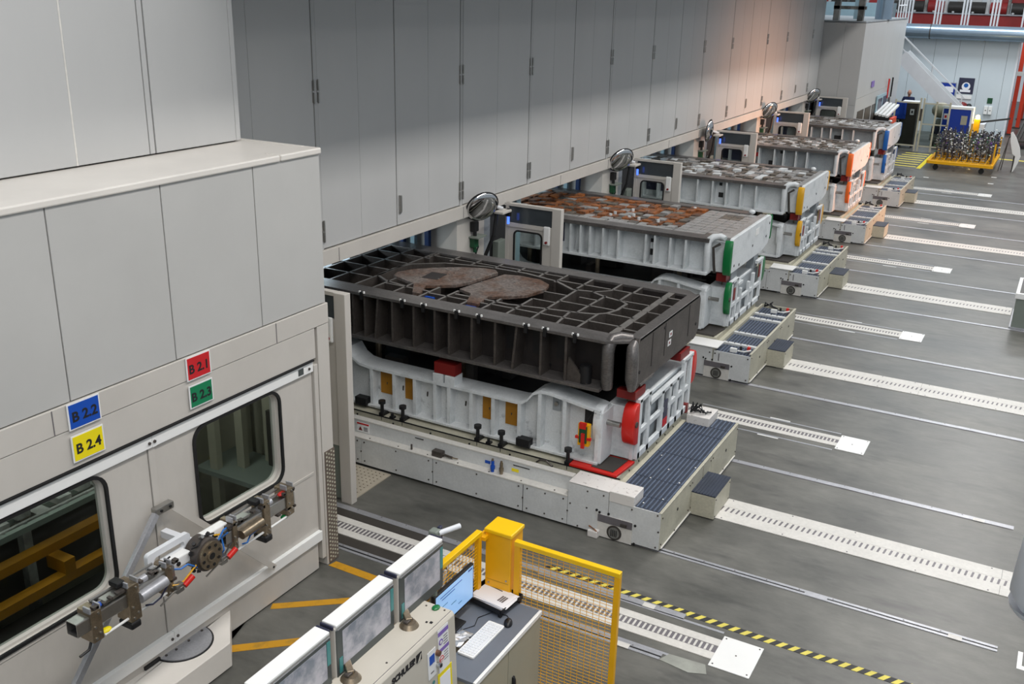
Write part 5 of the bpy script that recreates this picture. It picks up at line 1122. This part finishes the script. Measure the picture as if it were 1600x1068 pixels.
mb.add([vs[i*7] for i in range(6)]+[vs2[i*7] for i in range(6)], [(i, i+1, i+7, i+6) for i in range(5)]); mb.build('cloth', 'jacket', t, smooth=True); MB().cyl((-.16, .0, 1.7), (-.20, -.04, 1.25), .05, 8).cyl((.2, .0, 1.7), (.22, -.04, 1.28), .05, 8).build('sleeve', 'jacket', t, smooth=True)
t = thing('blue_bin', 'dark blue waste bin with two white labels under the jacket', 'bin', (-5.98, 42.2, 0)); box(-.13, .13, -.2, .25, .08, 1.14, 'body', 'navy', t, bevel=.01)
for z in (.92, .72): b = box(-.02, .09, -.21, -.2, z, z+.14, 'label_plate', 'paper', t); MB().box(.01, .06, -.213, -.21, z+.03, z+.11).build('print', 'ink', b)
MB().box(-.1, -.05, -.1, .2, 0, .08).box(.05, .1, -.1, .2, 0, .08).build('foot', 'black', t)
t = thing('guard_fence', 'beige guard fence of glazed panels across the far aisle', 'fence', (-6.0, 41.3, 0))
for x in (.0, .90, 1.02, 1.48, 1.95): MB().box(x-.03, x+.03, -.03, .03, 0, 2.0 if .8 < x < 1.1 else 1.9).build('post', 'cart_beige', t)
for z in (.18, 1.78): MB().box(0, .90, -.02, .02, z, z+.05).box(1.02, 1.95, -.02, .02, z, z+.05).build('rail', 'cart_beige', t)
MB().box(1.02, 1.95, -.02, .02, 1.02, 1.06).build('rail', 'cart_beige', t); b = MB().box(.93, 1.0, -.06, -.02, 1.15, 1.6).build('door_lock', 'bin_dark', t)
for a, b_ in ((.03, .87), (1.05, 1.45), (1.51, 1.92)): MB().box(a, b_, -.004, .004, .23, 1.78).build('pane', 'glass', t)
mb = MB(); random.seed(8); t = thing('parts_pallet', 'stack of dark crates and grey parts behind the guard fence', 'crate stack', (-4.6, 42.6, 0))
for i in range(10):
    x, y, z = random.random()*.7-.3, random.random()*.5, (i % 4)*.28; MB().box(x, x+.4, y, y+.4, z, z+.26).build('crate', random.choice(['bin_dark', 'mach_grey', 'navy', 'bin_grey']), t, bevel=.01)
MB().ell((.1, .2, 1.45), (.35, .3, .30), 12, 8).build('sack', 'desk_cab', t, smooth=True)
t = thing('blue_cabinet', 'bright blue cabinet with a white frame and two labels', 'cabinet', (-3.87, 42.6, 0)); box(-.52, .50, -.2, .3, .05, 1.58, 'body', 'board_blue', t); box(-.54, .56, -.22, .32, 1.57, 1.66, 'top_frame', 'panel_top', t); box(.48, .56, -.22, .32, .02, 1.58, 'side_frame', 'panel_top', t); box(-.54, -.50, -.22, .32, .02, 1.58, 'side_frame', 'panel_top', t); box(-.54, .56, -.2, .3, 0, .05, 'base', 'bin_dark', t)
b = box(-.47, -.33, -.206, -.2, 1.16, 1.38, 'label_plate', 'paper', t); MB().box(-.44, -.36, -.209, -.206, 1.22, 1.32).build('print', 'sign_red', b)
b = box(.16, .38, -.206, -.2, 1.0, 1.34, 'yellowed_sheet', 'desk_cab', t)
t = thing('beacon_post', 'yellow pillar with a glowing warning lamp beside the blue cabinet', 'beacon', (-3.15, 42.7, 0)); box(-.11, .11, -.1, .1, 0, 1.22, 'pillar', 'safety_yellow', t, bevel=.01); MB().cyl((0, 0, 1.22), (0, 0, 1.30), .08, 14).ell((0, 0, 1.30), (.08, .08, .09), 12, 6, 0, PI/2).build('lamp', 'lamp_glow', t, smooth=True)
pl = bpy.data.lights.new('beacon_light', 'POINT'); pl.energy = 25; pl.color = (1, .75, .3); pl.shadow_soft_size = .1; po_ = bpy.data.objects.new('beacon_light', pl); COL.objects.link(po_); po_.location = (-3.15, 42.5, 1.48)
tag(MB().beam((-3.04, 42.7, 1.12), (-2.2, 46.5, .95), .02, .07).build('barrier_belt', 'bin_dark'), 'dark barrier belt stretched from the yellow pillar to the red column', 'belt')
# orange red columns of the neighbouring line
for k, (x, y) in enumerate(((-2.30, 49.3), (-2.12, 52.0), (-2.2, 56.0), (-2.0, 60.0))):
    t = thing('red_column', '', 'column', (x, y, 0), group='red columns at the far right')
    t['label'] = ['red steel column at the end of the far wall', 'red steel column behind the one at the wall end', 'red steel column, third back from the wall end', 'rearmost red steel column'][k]
    box(-.08, .08, -.15, .15, 0, 5.5, 'shaft', 'post_red', t, bevel=.01); MB().box(-.15, .15, -.18, -.15, 2.5, 2.68).build('collar', 'panel_top', t); box(-.2, .2, -.2, .2, 0, .05, 'foot', 'bin_dark', t)
t = thing('red_wall_panel', 'red machine panel beyond the end of the far wall', 'panel', (-1.6, 54, 0)); box(-.3, 3.0, 0, .3, 2.3, 5.2, 'panel', 'mach_red', t); box(-.3, 3, -.2, .1, 1.9, 2.3, 'sill', 'beam_paint', t); box(.1, 3, -.1, .2, 0, 1.9, 'machine_body', 'mach_grey', t); box(-.3, -.1, -.3, .3, .0, 1.8, 'leg', 'bin_dark', t)
t = thing('handling_frame', 'dark slanted frame parts beside the red columns', 'frame', (-1.9, 44.5, 0))
for i in range(4): MB().beam((.1+i*.12, i*.5, .3), (.5+i*.15, 1+i*.5, 1.9), .06, .06).build('bar', 'bin_dark', t)
MB().box(.0, .8, 0, 2, .25, .33).build('base', 'bin_dark', t); MB().box(.1, .2, .2, 1.8, 0, .25).build('foot', 'bin_dark', t)
# white curved panel at the right edge
t = thing('curved_panel', 'white curved plastic panel standing on thin legs at the right edge', 'panel', (-1.45, 38.2, 0))
pr = [(-.26, 1.32), (-.20, 1.36), (-.05, 1.15), (.10, .85), (.17, .55), (.12, .3), (.02, .02), (-.02, .0), (.0, .3), (.0, .55), (-.10, .62), (-.14, .75), (-.22, 1.0)]
MB().prism(pr, 1, -.03, .03).build('shell', 'panel_top', t, bevel=.008); box(-.05, -.01, -.02, .5, 0, .55, 'dark_back', 'bin_dark', t)
MB().cyl((-.38, .3, 0), (-.30, .3, 1.1), .015, 6).cyl((-.45, .0, 0), (-.30, .3, 1.1), .015, 6).build('leg', 'steel_dark', t); MB().cyl((-.30, .3, 1.1), (-.2, 0, 1.3), .015, 6).build('strut', 'steel_dark', t)
# yellow pallet with gripper tooling
t = thing('tooling_pallet', 'yellow steel pallet on castors carrying rows of upright tooling', 'pallet', (-4.05, 37.0, 0))
L, Wd = 2.0, 3.0; Z = .22
for y in (0, Wd): MB().box(0, L, y-.05, y+.05, Z, Z+.11).build('side_beam', 'safety_yellow', t, bevel=.01)
for x in (0, L-.0): MB().box(x-.05, x+.05, 0, Wd, Z, Z+.11).build('side_beam', 'safety_yellow', t, bevel=.01)
for i in range(1, 9): MB().box(i*.222-.02, i*.222+.02, 0, Wd, Z+.02, Z+.09).build('cross_bar', 'safety_yellow', t)
for j in (.35, .9, 1.6, 2.3): MB().box(0, L, j-.03, j+.03, Z+.04, Z+.10).build('cross_bar', 'safety_yellow', t)
for x, y in ((.25, .15), (L-.3, .15), (.25, 2.8), (L-.3, 2.8)): MB().cyl((x, y-.04, .09), (x, y+.04, .09), .09, 12).box(x-.05, x+.05, y-.05, y+.05, .12, Z).build('castor', 'black', t)
MB().beam((L, .3, Z+.1), (L, .3, 1.0), .05, .05, (1, 0, 0)).build('corner_post', 'safety_yellow', t); MB().beam((L, 2.8, Z+.1), (L, 2.8, 1.0), .05, .05, (1, 0, 0)).build('corner_post', 'safety_yellow', t)
MB().box(1.05, 1.10, 1.4, 1.45, Z+.1, 1.5).build('corner_post', 'yellow_lug', t)
random.seed(77)
n = 0
tool_m = ['steel_dark', 'mach_grey', 'bin_dark', 'steel', 'navy']
protos = []
for v in range(6):
    g = thing('tooling_post', 'upright gripper tooling post with cups and couplings on the yellow pallet', 'tooling', (0, 0, 0), group='tooling posts on the yellow pallet')
    h = .62+.06*v
    MB().cyl((0, 0, 0), (0, 0, h), .016, 6).build('rod', tool_m[v % 5], g)
    mb = MB()
    for q in range(8):
        z = .15+random.random()*(h-.2); a = random.random()*6.28; r = .05+random.random()*.09; mb.beam((0, 0, z), (r*math.cos(a), r*math.sin(a), z+random.random()*.12-.03), .03, .03, (0.1, .2, 1))
    mb.build('arm', tool_m[(v+1) % 5], g, kind='stuff')
    mb = MB()
    for q in range(5):
        z = .25+random.random()*(h-.2); a = random.random()*6.28; mb.ell((.09*math.cos(a), .09*math.sin(a), z), (.03, .03, .02), 6, 4)
    mb.build('cup', ['panel_top', 'purple_tool', 'steel', 'navy', 'panel_top', 'green'][v], g, kind='stuff')
    protos.append(g)
used = set()
for j in range(9):
    for i in range(11):
        x = -4.05+.12+i*.178+random.random()*.05; y = 37.35+j*.30+random.random()*.1; v = random.randrange(6)
        loc = (x, y, .33); g = protos[v]
        if v not in used: used.add(v); g.location = loc; g.rotation_euler = (0, 0, random.random()*6)
        else: dup(g, loc, rz=random.random()*6)
for x, y, lb in ((-3.84, 35.27, 'left'), (-1.89, 35.3, 'front right'), (-1.9, 36.69, 'rear right')): tag(MB().box(x-.08, x+.08, y-.05, y+.05, 0, .004).build('floor_tick', 'panel_top'), 'small white floor tick at the %s of the yellow pallet' % lb, 'floor marking', 'white floor ticks near the pallet')
t = thing('floor_hatching', 'yellow hatching painted on the floor before the guard fence', 'floor marking', (-5.6, 37.3, 0))
for i in range(7): MB().prism([(.05*i, i*.55), (1.15, -.05+i*.55), (1.15, .10+i*.55), (.05*i, .15+i*.55)], 2, 0, .003).build('stripe', 'haz_yellow', t)
tag(MB().prism([(-4.40, 37.0), (-4.26, 37.0), (-4.26, 40.9), (-4.40, 40.9)], 2, 0, .003).build('border_line', 'sign_yellow'), 'solid yellow border line beside the yellow pallet', 'floor marking')
tag(MB().box(-2.1, 3, 41.1, 41.3, 0, .003).build('border_line', 'haz_yellow'), 'pale yellow floor line running right behind the pallet', 'floor marking')
tag(MB().prism([(-.9, 36), (8, 30), (8, 53), (-1.2, 53)], 2, 0, .002).build('aisle_paint', 'floor'), 'smooth grey aisle floor at the far right', 'floor finish')
# machine line beyond the far wall
t = thing('upper_machine', 'long red machine with dark rolls on the gallery above the far wall', 'machine', (-12, 56, 0))
box(-4, 17, 0, .5, 3.9, 4.85, 'red_skirt', 'mach_red', t); box(-4, 17, -.1, .1, 4.83, 4.89, 'handrail', 'alu', t)
for i in range(16):
    x = -1+i*.95; m = 'bin_dark' if i % 3 else 'mach_red'; MB().cyl((x, .2, 5.15), (x+.75, .2, 5.15), .28, 14).build('roll', m, t, smooth=True)
    MB().box(x+.76, x+.9, .1, .5, 4.9, 5.6).build('bearing', 'mach_grey' if i % 2 else 'panel_top', t)
for i in range(15):
    x = .5+i*.9; MB().ell((x, .0, 4.93), (.07, .07, .05), 8, 5).build('foot_knob', 'panel_top', t)
for i in range(8): box(-2+i*2.0, -.9+i*2.0, .3, .5, 5.4, 6.6, 'upper_panel', 'mach_red' if i % 2 else 'panel_top', t)
for k, x in enumerate((-7.35, -6.1, -4.95, -3.75, -2.5)):
    g = thing('column_cluster', '', 'column', (x, 50.5, 0), group='white column clusters above the far wall'); g['label'] = 'white triple column above the far wall, ' + ['leftmost', 'second from the left', 'third from the left', 'fourth from the left', 'rightmost'][k]
    for d in (-.13, 0, .13): box(d-.035, d+.035, -.05, .05, 0, 6.6, 'shaft', 'column_white', g)
t = thing('left_machine', 'grey press body seen above the far enclosure', 'machine', (-14, 49, 0)); box(-2, 6.0, 0, 2, 0, 5.3, 'body', 'pale_blue', t)
